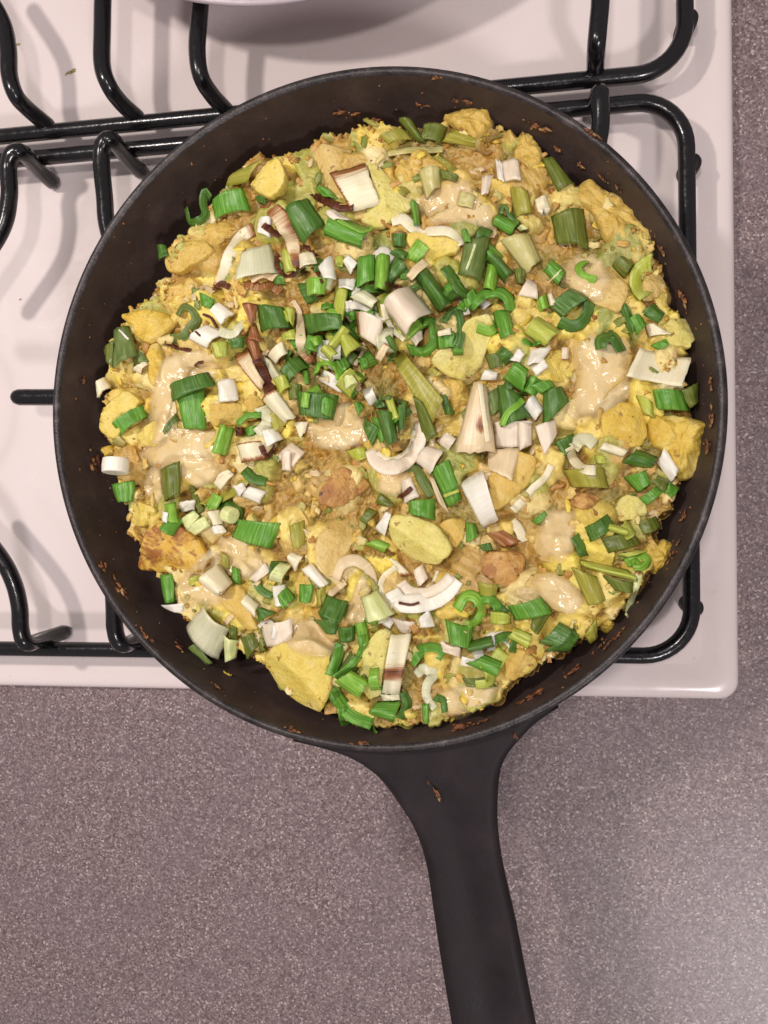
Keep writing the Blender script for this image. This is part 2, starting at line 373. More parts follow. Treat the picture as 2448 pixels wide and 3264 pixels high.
def sec(i, top):
    out = []
    for k in range(NS):
        s = k/(NS-1); p = A[i]+(B[i]-A[i])*s
        r = math.hypot(p[0], p[1]); w_ = max(0, 1-i/16)
        if w_ > 0:                                     # follow the pan's round outside
            tr_ = PR-.0012; 
            if r < tr_: p = p*np.array((tr_/r, tr_/r, 1))
        e = min(s, 1-s)*np.linalg.norm(B[i]-A[i])
        rnd = .0022*(1-min(1, e/.003))**2
        groove = -.0012*math.exp(-((s-.5)/.22)**2)*min(1, i/20)
        z = p[2]+groove-rnd if top else p[2]-.0062+rnd*.8-.0012*(1-groove*0)
        zz = .002*min(1, max(0, (i-25)/35))
        out.append((p[0], p[1], z+zz))
    return out
for i in range(60): V += sec(i, True) + sec(i, False)[::-1]
W = 2*NS
for i in range(59):
    for k in range(W): F.append((i*W+k, i*W+(k+1) % W, (i+1)*W+(k+1) % W, (i+1)*W+k))
F.append(tuple(59*W+k for k in range(W))); F.append(tuple(reversed(range(W))))
link('handle', mesh('handle', np.array(V)-PO, F), pan, [MT['iron']])

# ------------------------------------------------------------------ food: mashed bed
REG = dict(a=(500, 350, 2.765), b=(1050, 300, 2.765), c=(1650, 400, 2.37), d=(600, 900, 2.765), e=(1100, 850, 2.765), f=(1650, 1050, 2.37),
           g=(200, 900, 2.765), h=(250, 1400, 2.765), i=(500, 1600, 2.765), j=(1000, 1350, 2.765), k=(1000, 1850, 2.765), l=(1400, 1400, 2.765),
           m=(1700, 1500, 2.765), n=(1400, 1800, 2.765), o=(900, 600, 3.318), p=(1400, 600, 3.318), q=(900, 1050, 4.1475), D=(0, 0, 1/1.4756))
def S(reg, x, y): ox, oy, s = REG[reg]; return (ox+x/s, oy+y/s)
OUT = [(480,400),(520,350),(580,325),(640,318),(690,282),(740,262),(800,255),(850,258),(900,255),(960,248),(1010,238),(1070,238),(1110,265),(1150,290),(1180,330),(1215,355),(1255,392),(1295,398),(1335,432),(1385,472),(1415,520),(1427,560),(1440,610),(1475,665),(1497,700),(1497,760),(1490,830),(1518,900),(1518,940),(1496,1000),(1484,1040),(1465,1100),(1440,1135),(1425,1165),(1440,1200),(1415,1240),(1390,1265),(1365,1320),(1325,1355),(1285,1380),(1235,1415),(1165,1455),(1105,1500),(1050,1535),(980,1565),(920,1582),(850,1588),(780,1583),(735,1572),(690,1545),(640,1532),(590,1490),(550,1440),(500,1415),(430,1385),(400,1345),(365,1305),(350,1250),(305,1235),(290,1190),(268,1150),(270,1110),(236,1050),(240,990),(228,960),(220,900),(215,850),(210,815),(240,770),(238,730),(270,690),(290,650),(322,610),(360,570),(372,520),(412,480)]
def edge_z(a): return .0695+.0095*max(0, math.cos(a+math.pi/2))**2+.0025*max(0, math.cos(a))
op = []
for x, y in OUT:
    q_ = at(x*1.4756, y*1.4756, .07); q_ = at(x*1.4756, y*1.4756, edge_z(math.atan2(q_.y, q_.x))); op.append(q_)
th = np.array([math.atan2(p.y, p.x) for p in op]); ro = np.array([min(math.hypot(p.x, p.y),   wall_r(p.z)+.0002) for p in op])
i0 = np.argsort(th); th = th[i0]; ro = ro[i0]; thx = np.r_[th-2*math.pi, th, th+2*math.pi]; rox = np.r_[ro, ro, ro]
def rout(a):
    a = (a+math.pi) % (2*math.pi)-math.pi; return float(np.interp(a, thx, rox))
def fbm(x, y, z, s, o=4): return noise.fractal(Vector((x*s, y*s, z*s)), .9, 2.1, o)
def bed_z(x, y):
    r = math.hypot(x, y); return edge_z(math.atan2(y, x))*min(1, r/.125)**2+.0745*(1-min(1, r/.125)**2)+.0018*fbm(x, y, .3, 45, 3)
def lumps(x, y, cell, seed):
    v_ = Vector((x/cell+.5*noise.noise(Vector((x/cell*1.3, y/cell*1.3, seed))), y/cell+.5*noise.noise(Vector((x/cell*1.3, y/cell*1.3, seed+7))), seed))
    dd = noise.voronoi(v_)[0]; return min(1.0, 1.9*(dd[1]-dd[0]))
NRr, NTt = 200, 760; F = []
TT = 1-(1-np.arange(NRr)/(NRr-1))**1.25; AA = 2*math.pi*np.arange(NTt)/NTt
RO = np.array([rout(a)+.0012+.0022*noise.noise(Vector((math.cos(a)*22, math.sin(a)*22, 2)))+.0014*noise.noise(Vector((math.cos(a)*70, math.sin(a)*70, 5)))+.0009*noise.noise(Vector((math.cos(a)*190, math.sin(a)*190, 8))) for a in AA])
X = (TT[:, None]*RO*np.cos(AA)).ravel(); Y = (TT[:, None]*RO*np.sin(AA)).ravel(); DD = ((1-TT)[:, None]*RO).ravel()
N1 = np.array([noise.noise(Vector((x*260, y*260, 1))) for x, y in zip(X, Y)]); N2 = np.array([noise.noise(Vector((x*260, y*260, 7))) for x, y in zip(X, Y)]); N3 = np.array([noise.noise(Vector((x*60, y*60, 3))) for x, y in zip(X, Y)])
N4 = np.array([fbm(x, y, 1.7, 330, 4) for x, y in zip(X, Y)]); N5 = np.array([noise.noise(Vector((x*900, y*900, 3))) for x, y in zip(X, Y)])
Z = np.array([bed_z(x, y) for x, y in zip(X, Y)])-.0046+.0012*N4
hc = lambda h: np.array(srgb(h))
CO = hc('a87c2c')[None]*np.ones((len(X), 1)); wo = np.clip(N3*3, 0, 1)[:, None]; CO = CO*(1-wo*.7)+hc('77742c')*wo*.7  # base painted darker gold for shade in the gaps between lumps
lt = [hc(h) for h in ('e2c65c', 'ead072', 'd8b850', 'e6ce88', 'd0aa4a', 'aeaa4a', 'ecd45e', '949a46', 'ecdaa2', 'c49a4c', 'c4be6a')]
ltT = [hc(h) for h in ('d2ac50', 'dcba62', 'c09a46', 'a8a648', '8c923e', 'c8b664', 'b88a42', 'e0c880')]; ltC = [hc(h) for h in ('cca85a', 'd8b872', 'b8904a', 'a8a44a', 'e2ca90', 'c8a458', 'e2c466')]
lp_ = np.array([.16, .15, .12, .13, .09, .07, .08, .04, .09, .04, .03]); lp_ /= lp_.sum()
for n in range(520):
    a = rng.random()*2*math.pi; t = math.sqrt(rng.random())*.99; r = rout(a)*t; cx, cy = r*math.cos(a), r*math.sin(a)
    if n < 200: A_, B_, h_ = rng.uniform(.0055, .0105), rng.uniform(.0045, .0085), rng.uniform(.0024, .0058)
    else: A_, B_, h_ = rng.uniform(.0018, .005), rng.uniform(.0014, .0034), rng.uniform(.0008, .0026)
    if n >= 400: cx, cy = [q*rout(a)*(1-.05*rng.random())/max(r, 1e-6) for q in (cx, cy)]
    ya = rng.random()*6.28; pw = rng.uniform(2.2, 6); gx, gy = rng.normal(0, .22, 2); sh = rng.uniform(.3, .6)
    sel = np.where((np.abs(X-cx) < 1.6*A_+.002) & (np.abs(Y-cy) < 1.6*A_+.002))[0]
    if len(sel) == 0: continue
    dx, dy = X[sel]-cx+.0012*N1[sel], Y[sel]-cy+.0012*N2[sel]; u = dx*math.cos(ya)+dy*math.sin(ya); w_ = -dx*math.sin(ya)+dy*math.cos(ya)
    f = np.abs(u/A_)**pw+np.abs(w_/B_)**pw; zb = bed_z(cx, cy)-.0032
    zk = zb+h_*np.clip(1-f, 0, 1)**sh+gx*u+gy*w_-.006*np.clip(f-1, 0, 1)
    kk = .0007; hh = np.clip(.5+.5*(zk-Z[sel])/kk, 0, 1); Z[sel] = Z[sel]*(1-hh)+zk*hh+kk*hh*(1-hh)
    CO[sel] = CO[sel]*(1-hh[:, None])+(ltT[rng.choice(8)] if cy > .05 and rng.random() < .75 else ltC[rng.choice(7)] if math.hypot(cx, cy+.02) < .06 and rng.random() < .7 else lt[rng.choice(11, p=lp_)])*hh[:, None]
E_ = np.clip(DD/.0045, 0, 1); E_ = E_*E_*(3-2*E_); Z = Z-.010*(1-E_)+.0009*N4+.00045*N5
CO = CO*(1+.12*N4[:, None])
CO = CO*E_[:, None]+hc('b5823a')*(1-E_[:, None])*.9
V = np.stack([X+.0005*N2, Y+.0005*N1, Z], 1)
for i in range(NRr-1):
    for j in range(NTt):
        a = i*NTt+j; b = i*NTt+(j+1) % NTt; F.append((a, a+NTt, b+NTt, b))
bed = link('potato_hash', mesh('potato_hash', np.array(V)-(0, 0, .06), F, colr=np.c_[np.clip(CO, 0, 1), np.ones(len(CO))]), mats=[MT['hash']]); bed.location = (0, 0, .06)
tag(bed, 'crumbly golden mashed potato and egg bed filling the black skillet', 'hash', kind='stuff')
BV = [(np.array((0, 0, .06)), .2, BVHTree.FromPolygons([tuple(v) for v in V], F))]
BEDV = V

def addbvh(V, F):
    A = np.array(V); c = A.mean(0); r = np.linalg.norm(A-c, axis=1).max()
    BV.append((c, r, BVHTree.FromPolygons([tuple(v) for v in V], [tuple(f) for f in F])))
CAMN = np.array(CAM)
def hit(px, py, only=None):
    d = ray(px, py); dn = np.array(d); best = None
    for c, r, b in (BV if only is None else BV[:only]):
        q = c-CAMN; t = q@dn
        if np.dot(q, q)-t*t > r*r: continue
        h = b.ray_cast(CAM, d)
        if h[0] is not None and (best is None or h[3] < best[0]): best = (h[3], h[0])
    if best is None:                                    # beside the food: use the pan wall / food level
        return np.array(at(px, py, .069))
    return np.array(best[1])

# loose crumbs of mash and egg on the bed
ico = [(0, .53, .85), (0, -.53, .85), (0, .53, -.85), (0, -.53, -.85), (.53, .85, 0), (-.53, .85, 0), (.53, -.85, 0), (-.53, -.85, 0), (.85, 0, .53), (-.85, 0, .53), (.85, 0, -.53), (-.85, 0, -.53)]
icf = [(0,8,4),(0,4,5),(0,5,9),(0,9,1),(0,1,8),(8,1,6),(8,6,10),(8,10,4),(4,10,2),(4,2,5),(5,2,11),(5,11,9),(9,11,7),(9,7,1),(1,7,6),(3,2,10),(3,10,6),(3,6,7),(3,7,11),(3,11,2)]
ico = np.array(ico); 
tints = [srgb(h) for h in ('c8a040', 'd2ae4a', 'b88a3a', 'c09a52', 'a87a34', '8a8438', 'dcc04c', '94602a', 'c8a668', '7c4e20')]
CV = []; CF_ = []; CC = []
def bed_hit(x, y):
    h_ = BV[0][2].ray_cast(Vector((x, y, .2)), Vector((0, 0, -1))); return h_[0].z if h_[0] is not None else .06
for n in range(1300):
    a = rng.random()*2*math.pi; t = math.sqrt(rng.random())
    if n % 2 == 0: t = 1-.10*rng.random()**1.5
    r = rout(a)*t; x, y = r*math.cos(a), r*math.sin(a); z = bed_hit(x, y)
    s = rng.uniform(.0004, .0011)
    Q = np.linalg.qr(rng.normal(size=(3, 3)))[0]; sc = rng.uniform(.5, 1.5, 3)
    P = ((ico+rng.normal(size=(12, 3))*.3)*sc*s)@Q + (x, y, z)
    b = len(CV)*12; CV.append(P); CF_ += [(f[0]+b, f[1]+b, f[2]+b) for f in icf]
    tc = tints[rng.choice(10, p=[.2, .16, .16, .12, .12, .05, .06, .05, .06, .02])]; CC += [(*tc, 1)]*12
cv = np.concatenate(CV)
cr_ = link('mash_crumbs', mesh('mash_crumbs', cv-(0, 0, .06), CF_, True, colr=CC), mats=[MT['crumbs']]); cr_.location = (0, 0, .06)
tag(cr_, 'small loose crumbs of mashed potato and egg among the larger pieces', 'crumbs', kind='stuff')

# shreds of cooked onion, egg and mash lying every way between the larger pieces
SV = []; SF = []; SC = []; nb = 0
stint = [srgb(h) for h in ('cfa551', 'd8b868', 'c49a50', '9c9844', 'b7ab62', 'ddc884', 'd8bf90', '7f8a3a', 'b07f3a', 'e4c64e')]
for n in range(420):
    a = rng.random()*2*math.pi; t = math.sqrt(rng.random())*.985; r = rout(a)*t; x, y = r*math.cos(a), r*math.sin(a); z = bed_hit(x, y)
    L_, W_ = rng.uniform(.003, .0085), rng.uniform(.0016, .0038); ya = rng.random()*6.28; ti, tj = rng.normal(0, .28, 2); k1, k2 = rng.normal(0, .25, 2); ph = rng.random()*99
    tc = stint[rng.choice(10)]
    for i in range(6):
        for j in range(4):
            u, w_ = (i/5-.5), (j/3-.5); lx, ly = u*L_*(1-.5*abs(w_)*rng.random()), w_*W_*(1-1.0*abs(u)**1.5)*(1+.3*rng.normal())
            lz = ti*lx+tj*ly+k1*L_*(.25-u*u)*1.6+k2*W_*(.25-w_*w_)*2+.0003*noise.noise(Vector((u*4+ph, w_*4, ph)))
            SV.append((x+lx*math.cos(ya)-ly*math.sin(ya), y+lx*math.sin(ya)+ly*math.cos(ya), z+lz+.0005))
            sh = rng.uniform(.85, 1.1); SC.append((tc[0]*sh, tc[1]*sh, tc[2]*sh, 1))
    for i in range(5):
        for j in range(3): q = nb+i*4+j; SF.append((q, q+4, q+5, q+1))
    nb += 24
sh_ = link('onion_shreds', mesh('onion_shreds', np.array(SV)-(0, 0, .06), SF, True, colr=SC), mats=[MT['crumbs']]); sh_.location = (0, 0, .06)
so = sh_.modifiers.new('thickness', 'SOLIDIFY'); so.thickness = .0006
tag(sh_, 'thin cooked shreds of onion and egg mixed through the hash', 'shreds', kind='stuff')

# ------------------------------------------------------------------ piece builders (all return V, F, uv, brown)
def resample(P, n):
    P = np.asarray(P, float); C = np.vstack([P, P[:1]]); s = np.r_[0, np.cumsum(np.linalg.norm(np.diff(C, axis=0), axis=1))]
    t = np.linspace(0, s[-1], n, endpoint=False); return np.stack([np.interp(t, s, C[:, i]) for i in (0, 1)], 1)
def chaikin(P, k=1):
    P = np.asarray(P, float)
    for _ in range(k):
        Q = np.roll(P, -1, 0); P = np.stack([.85*P+.15*Q, .15*P+.85*Q], 1).reshape(-1, 2)
    return P
def plane_fit(H, smax=.55):
    c = H.mean(0); A = np.c_[H[:, 0]-c[0], H[:, 1]-c[1], np.ones(len(H))]; s, *_ = np.linalg.lstsq(A, H[:, 2]-c[2], rcond=None)
    g = s[:2]; n = np.linalg.norm(g); 
    if n > smax: g = g*smax/n
    return c, g
def on_plane(px, py, c, g, lift):
    d = np.array(ray(px, py)); # z = c.z + g.(xy-c) + lift
    k = CAMN[2]-c[2]-lift-g@(CAMN[:2]-c[:2]); t = -k/(d[2]-g@d[:2]); return CAMN+d*t
def chunk(pts, rise=3.0, depth=9.0, facets=(), rough=.35, seed=0):
    """a cut piece of potato: outline on the surface, rounded shoulders, facets"""
    P2 = resample(chaikin(pts, 1), 64); cc = P2.mean(0)
    H = np.array([hit(*(cc+(p-cc)*f), only=1) for f in (.35, .8) for p in P2[::5]]); c, g = plane_fit(H, .3)
    lift = rise/1000; sc = np.ptp(P2, axis=0).max()/2/FPX*.33
    if not facets:
        r_ = random.Random(seed); a0 = r_.uniform(0, 360); facets = [(a0, r_.uniform(-.1, .25), r_.uniform(.3, .6)), (a0+r_.uniform(90, 190), r_.uniform(.1, .4), r_.uniform(.3, .7))]
    V = []; rings = [(.93, -depth), (1.0, -depth*.45), (1.01, -.9), (.985, -.3), (.955, -.05), (.86, 0), (.75, 0), (.62, .05), (.5, .1), (.37, .1), (.25, .15), (.12, .15), (.02, .2)]
    for f, dz in rings:
        for k, p in enumerate(P2):
            q = cc+(p-cc)*f; w_ = on_plane(q[0], q[1], c, g, lift)
            if dz < -2: w_ = on_plane(cc[0]+(p[0]-cc[0])*f, cc[1]+(p[1]-cc[1])*f, c, g, lift)
            z = dz/1000
            for ang, off, slope in facets:
                u = np.array((math.cos(math.radians(ang)), -math.sin(math.radians(ang)))); z -= slope*max(0, ((q-cc)@u)/FPX*.33-off*sc)
            z += rough/1000*(fbm(*w_, 260, 3)*.9+fbm(*w_, 90, 2)*1.2)
            jit = .0004*fbm(w_[0], w_[1], seed, 500, 3)
            V.append((w_[0]+jit, w_[1]-jit, w_[2]+z))
    N = len(P2); F = []
    for i in range(len(rings)-1):
        for k in range(N): F.append((i*N+k, i*N+(k+1) % N, (i+1)*N+(k+1) % N, (i+1)*N+k)[::-1])
    F.append(tuple((len(rings)-1)*N+k for k in range(N))[::-1])
    return V, F, None, None
def lump(pts, rise=3.5, rough=1.0, seed=0):
    """crumbly lump of mash"""
    P2 = resample(chaikin(pts, 1), 72); cc = P2.mean(0); V = []; R = [1.02, 1.0, .96, .88, .78, .66, .54, .42, .3, .18, .06]
    H = np.array([hit(*(cc+(p-cc)*f), only=1) for f in (.35, .8) for p in P2[::6]]); c, g = plane_fit(H, .3)
    for f in R:
        for p in P2:
            q = cc+(p-cc)*f*(1+.05*noise.noise(Vector((p[0]*.05, p[1]*.05, seed)))); w_ = on_plane(q[0], q[1], c, g, 0)
            z = rise/1000*(1-max(0, f)**3.0)**.6 if f < 1 else (-.002 if f > 1.01 else -.0005)
            z += rough/1000*(1.1*fbm(*w_, 220, 4)+.6*fbm(*w_, 600, 3))*(1 if f < 1 else .4)
            V.append((w_[0], w_[1], w_[2]+z))
    N = len(P2); F = []
    for i in range(len(R)-1):
        for k in range(N): F.append((i*N+k, i*N+(k+1) % N, (i+1)*N+(k+1) % N, (i+1)*N+k)[::-1])
    F.append(tuple((len(R)-1)*N+k for k in range(N))[::-1])
    return V, F, None, None
def drape(pts, thick=1.6, seed=0):
    """melted sauce lying over whatever is below"""
    pts = np.array(pts); pts = pts.mean(0)+(pts-pts.mean(0))*1.22; P2 = resample(chaikin(pts, 3), 64); cc = P2.mean(0); R = [1.0, .985, .95, .88, .78, .66, .54, .42, .3, .18, .06]; N = len(P2); Z = np.zeros((len(R), N)); X = np.zeros((len(R), N, 3))
    for i, f in enumerate(R):
        for k, p in enumerate(P2):
            ff = f*(1+.06*noise.noise(Vector((p[0]*.02, p[1]*.02, seed)))); q = cc+(p-cc)*ff; X[i, k] = hit(q[0], q[1])
    Z = X[:, :, 2].copy(); Z0 = Z.copy()
    for _ in range(10):
        Zp = np.pad(Z, ((1, 1), (0, 0)), 'edge'); Z = .4*Z+.15*(Zp[:-2]+Zp[2:]+np.roll(Z, 1, 1)+np.roll(Z, -1, 1))
    V = []
    for i, f in enumerate(R):
        ed = min(1, (1.0-f)/.14); up = thick/1000*(ed**.55)
        for k in range(N):
            zz = max(Z[i, k], Z0[i, k]*.55+Z[i, k]*.45)+up-.0006*(1-ed)-.0007*(f >= .999)
            x = X[i, k]; d = x-CAMN; t = (zz-CAMN[2])/d[2]; w_ = CAMN+d*t
            V.append((w_[0], w_[1], w_[2]+.0005*fbm(*w_, 170, 3)*ed))
    F = []
    for i in range(len(R)-1):
        for k in range(N): F.append((i*N+k, i*N+(k+1) % N, (i+1)*N+(k+1) % N, (i+1)*N+k)[::-1])
    F.append(tuple((len(R)-1)*N+k for k in range(N))[::-1])
    al = [min(1.0, max(0.0, (1.0-f)/.45)) for f in R for k in range(N)]
    return V, F, None, al
def thicken(G, th):
    """G: (n, m, 3) grid -> closed shell"""
    n, m, _ = G.shape
    du = np.gradient(G, axis=0); dv = np.gradient(G, axis=1); nn = np.cross(du, dv); nn /= np.linalg.norm(nn, axis=2)[:, :, None]+1e-12
    if nn[:, :, 2].mean() < 0: nn = -nn
    B = G-nn*th; V = np.concatenate([G.reshape(-1, 3), B.reshape(-1, 3)]); K = n*m; F = []
    for i in range(n-1):
        for j in range(m-1):
            a, b, c, d = i*m+j, (i+1)*m+j, (i+1)*m+j+1, i*m+j+1; F.append((a, b, c, d)); F.append((K+d, K+c, K+b, K+a))
    for i in range(n-1): F.append((i*m, K+i*m, K+(i+1)*m, (i+1)*m)); F.append((i*m+m-1, (i+1)*m+m-1, K+(i+1)*m+m-1, K+i*m+m-1))
    for j in range(m-1): F.append((j, j+1, K+j+1, K+j)); a = (n-1)*m; F.append((a+j, K+a+j, K+a+j+1, a+j+1))
    return V, F
def brownf(spec, u, v):
    r = 0.0
    for ch in spec:
        if ch == 'T': r = max(r, .86-v*2.2)
        elif ch == 'B': r = max(r, .86-(1-v)*2.2)
        elif ch == 't': r = max(r, .8-v*5)
        elif ch == 'b': r = max(r, .8-(1-v)*5)
        elif ch == 'L': r = max(r, .86-u*2.2)
        elif ch == 'R': r = max(r, .86-(1-u)*2.2)
        elif ch == 'l': r = max(r, .85-u*6)
        elif ch == 'r': r = max(r, .85-(1-u)*6)
        elif ch == 'H': r = max(r, .62)
        elif ch == 'A': r = max(r, .95)
        elif ch == 'N': r = max(r, .42+.75*noise.noise(Vector((v*3.1, u*.8, 4.4))))
        elif ch == 'M': r = max(r, .95-4.2*abs(v-.62), .5-5*abs(v-.95))
        elif ch == 'S': r = max(r, 1.2-6*math.hypot(u-.6, v-.6))
    return max(0, r)
def sheet(q, arch=1.4, th=.5, up=.5, brown='', swap=False, wav=.85, seed=0, drop=0):
    """slice of leaf between four corners A B C D; fibres run A->D (or A->B with swap); arches across the fibres"""
    A, B, C, D = [np.array(p, float) for p in q]; n, m = 11, 9
    hp = []
    for s in (.06, .35, .65, .94):
        for t in (.06, .35, .65, .94): hp.append(hit(*((1-s)*(1-t)*A+s*(1-t)*B+s*t*C+(1-s)*t*D)))
    H = np.array(hp); c, g = plane_fit(H)
    resid = np.array([h[2]-(c[2]+g@(h[:2]-c[:2])) for h in H]); lift = np.percentile(resid, 80)+up/1000+th/1000
    G = np.zeros((n, m, 3)); uv = []; br = []; r_ = random.Random(seed); ph = r_.random()*50
    wu = np.linalg.norm(B-A+C-D)/2/FPX*.33*1000; wv = np.linalg.norm(D-A+C-B)/2/FPX*.33*1000
    for i in range(n):
        for j in range(m):
            s, t = i/(n-1), j/(m-1); jag = .03*noise.noise(Vector((s*7+ph, t*7, ph)))
            s2, t2 = s+jag*(s in (0, 1)), t+(jag+.022*noise.noise(Vector((s*16, t*16, ph))))*(t in (0, 1))
            p = (1-s2)*(1-t2)*A+s2*(1-t2)*B+s2*t2*C+(1-s2)*t2*D
            w_ = on_plane(p[0], p[1], c, g, lift); a = t if swap else s; e = s if swap else t
            z = 1.5*arch/1000*(1-(2*a-1)**2)+wav/1000*(noise.noise(Vector((s*2.2+ph, t*2.2, 3))) + .5*noise.noise(Vector((a*9+ph, e*1.2, 7)))) - drop/1000*abs(2*e-1)**2
            G[i, j] = (w_[0], w_[1], w_[2]+z)
            uv.append((s*wu/10, t*wv/10) if not swap else (t*wv/10, s*wu/10)); br.append(brownf(brown, s, t))
    uv = np.array(uv)+(ph, ph*.37)
    V, F = thicken(G, th/1000); return V, F, np.concatenate([uv, uv]), br+br
def ribbon(pts, wd, roll=25, th=.6, up=.6, brown='', seed=0, curl=.5, twist=0, along=False):
    """band along a centre line; fibres run across it (or along it)"""
    n = max(14, 4*len(pts)); C2 = catmull([np.array(p, float) for p in pts], 8); s_ = np.r_[0, np.cumsum(np.linalg.norm(np.diff(C2, axis=0), axis=1))]
    t_ = np.linspace(0, s_[-1], n); C2 = np.stack([np.interp(t_, s_, C2[:, i]) for i in (0, 1)], 1)
    wd = np.interp(np.linspace(0, 1, n), np.linspace(0, 1, len(wd)), wd) if hasattr(wd, '__len__') else np.full(n, wd, float)
    H = np.array([hit(*p) for p in C2]); z = H[:, 2].copy()
    for _ in range(3): z = np.maximum(z*.6, np.convolve(np.pad(z, 1, 'edge'), (.25, .5, .25), 'valid'))
    z = .5*z+.5*np.max(np.stack([np.roll(z, k) for k in (-1, 0, 1)]), 0) if n > 4 else z
    P = np.zeros((n, 3))
    wmm = wd/FPX*.33
    for i in range(n):
        rr = math.radians(roll+twist*i/(n-1)); zz = z[i]+up/1000+.4*wmm[i]*abs(math.tan(rr)) if abs(rr) < 1.2 else z[i]+up/1000+wmm[i]
        d = np.array(ray(*C2[i])); P[i] = CAMN+d*((zz-CAMN[2])/d[2])
    T = np.gradient(P, axis=0); T[:, 2] *= .5; T /= np.linalg.norm(T, axis=1)[:, None]+1e-9; m = 7; G = np.zeros((n, m, 3)); uv = []; br = []; ph = random.Random(seed).random()*50
    L = np.r_[0, np.cumsum(np.linalg.norm(np.diff(P, axis=0), axis=1))]*1000
    for i in range(n):
        rr = math.radians(roll+twist*i/(n-1)); side = np.cross(T[i], (0, 0, 1.)); side /= np.linalg.norm(side)+1e-9
        cv_ = side*math.cos(rr)+np.array((0, 0, 1.))*math.sin(rr); nv = np.cross(cv_, T[i]); nv = nv if nv[2] > 0 else -nv
        hw = wmm[i]/2/max(.35, math.cos(rr))
        for j in range(m):
            s = j/(m-1)*2-1; jag = 1+.05*noise.noise(Vector((L[i]*.35+ph, s*3, ph)))
            G[i, j] = P[i]+cv_*s*hw*jag+nv*(curl*.35*hw*(1-s*s)+.00025*noise.noise(Vector((L[i]*.7, s, ph))))
            a, b = L[i]/10, (s*hw*1000)/10; uv.append((a, b) if not along else (b, a)); br.append(brownf(brown, j/(m-1), i/(n-1)))
    uv = np.array(uv)+(ph, ph*.37)
    V, F = thicken(G, th/1000); return V, F, np.concatenate([uv, uv]), br+br
def stub(pa, pb, rad, th=1.2, up=1.0, solid=True, seed=0, brown=''):
    """short length of stem: axis between two picture points, near end first"""
    ha = hit(*pa); hb = hit(*pb); rm = rad/FPX*.32
    a = ha+(0, 0, rm*.9+up/1000); b = hb+(0, 0, rm*.75+up/1000); ax = b-a; L = np.linalg.norm(ax); ax /= L
    u = np.cross(ax, (0, 0, 1.)); u /= np.linalg.norm(u); v = np.cross(u, ax); N = 28; V = []; F = []; uv = []; br = []
    prof = [(0, .05), (.0, .3), (-.01, .42), (.01, .5), (0, .72), (-.015, .82), (0, .9), (.03, .985), (.1, 1.0), (.5, 1.03), (.9, 1.0), (.97, .985), (1, .9), (1, .5), (1, .05)]
    for t, r in prof:
        for k in range(N):
            an = 2*math.pi*k/N; rr = rm*r*(1+.03*math.sin(2*an+seed)); V.append(a+ax*L*t+(u*math.cos(an)+v*math.sin(an))*rr); uv.append((an*rm*100, L*100*t)); br.append(brownf(brown, .5, t))
    for i in range(len(prof)-1):
        for k in range(N): F.append((i*N+k, i*N+(k+1) % N, (i+1)*N+(k+1) % N, (i+1)*N+k))
    return V, F, uv, br

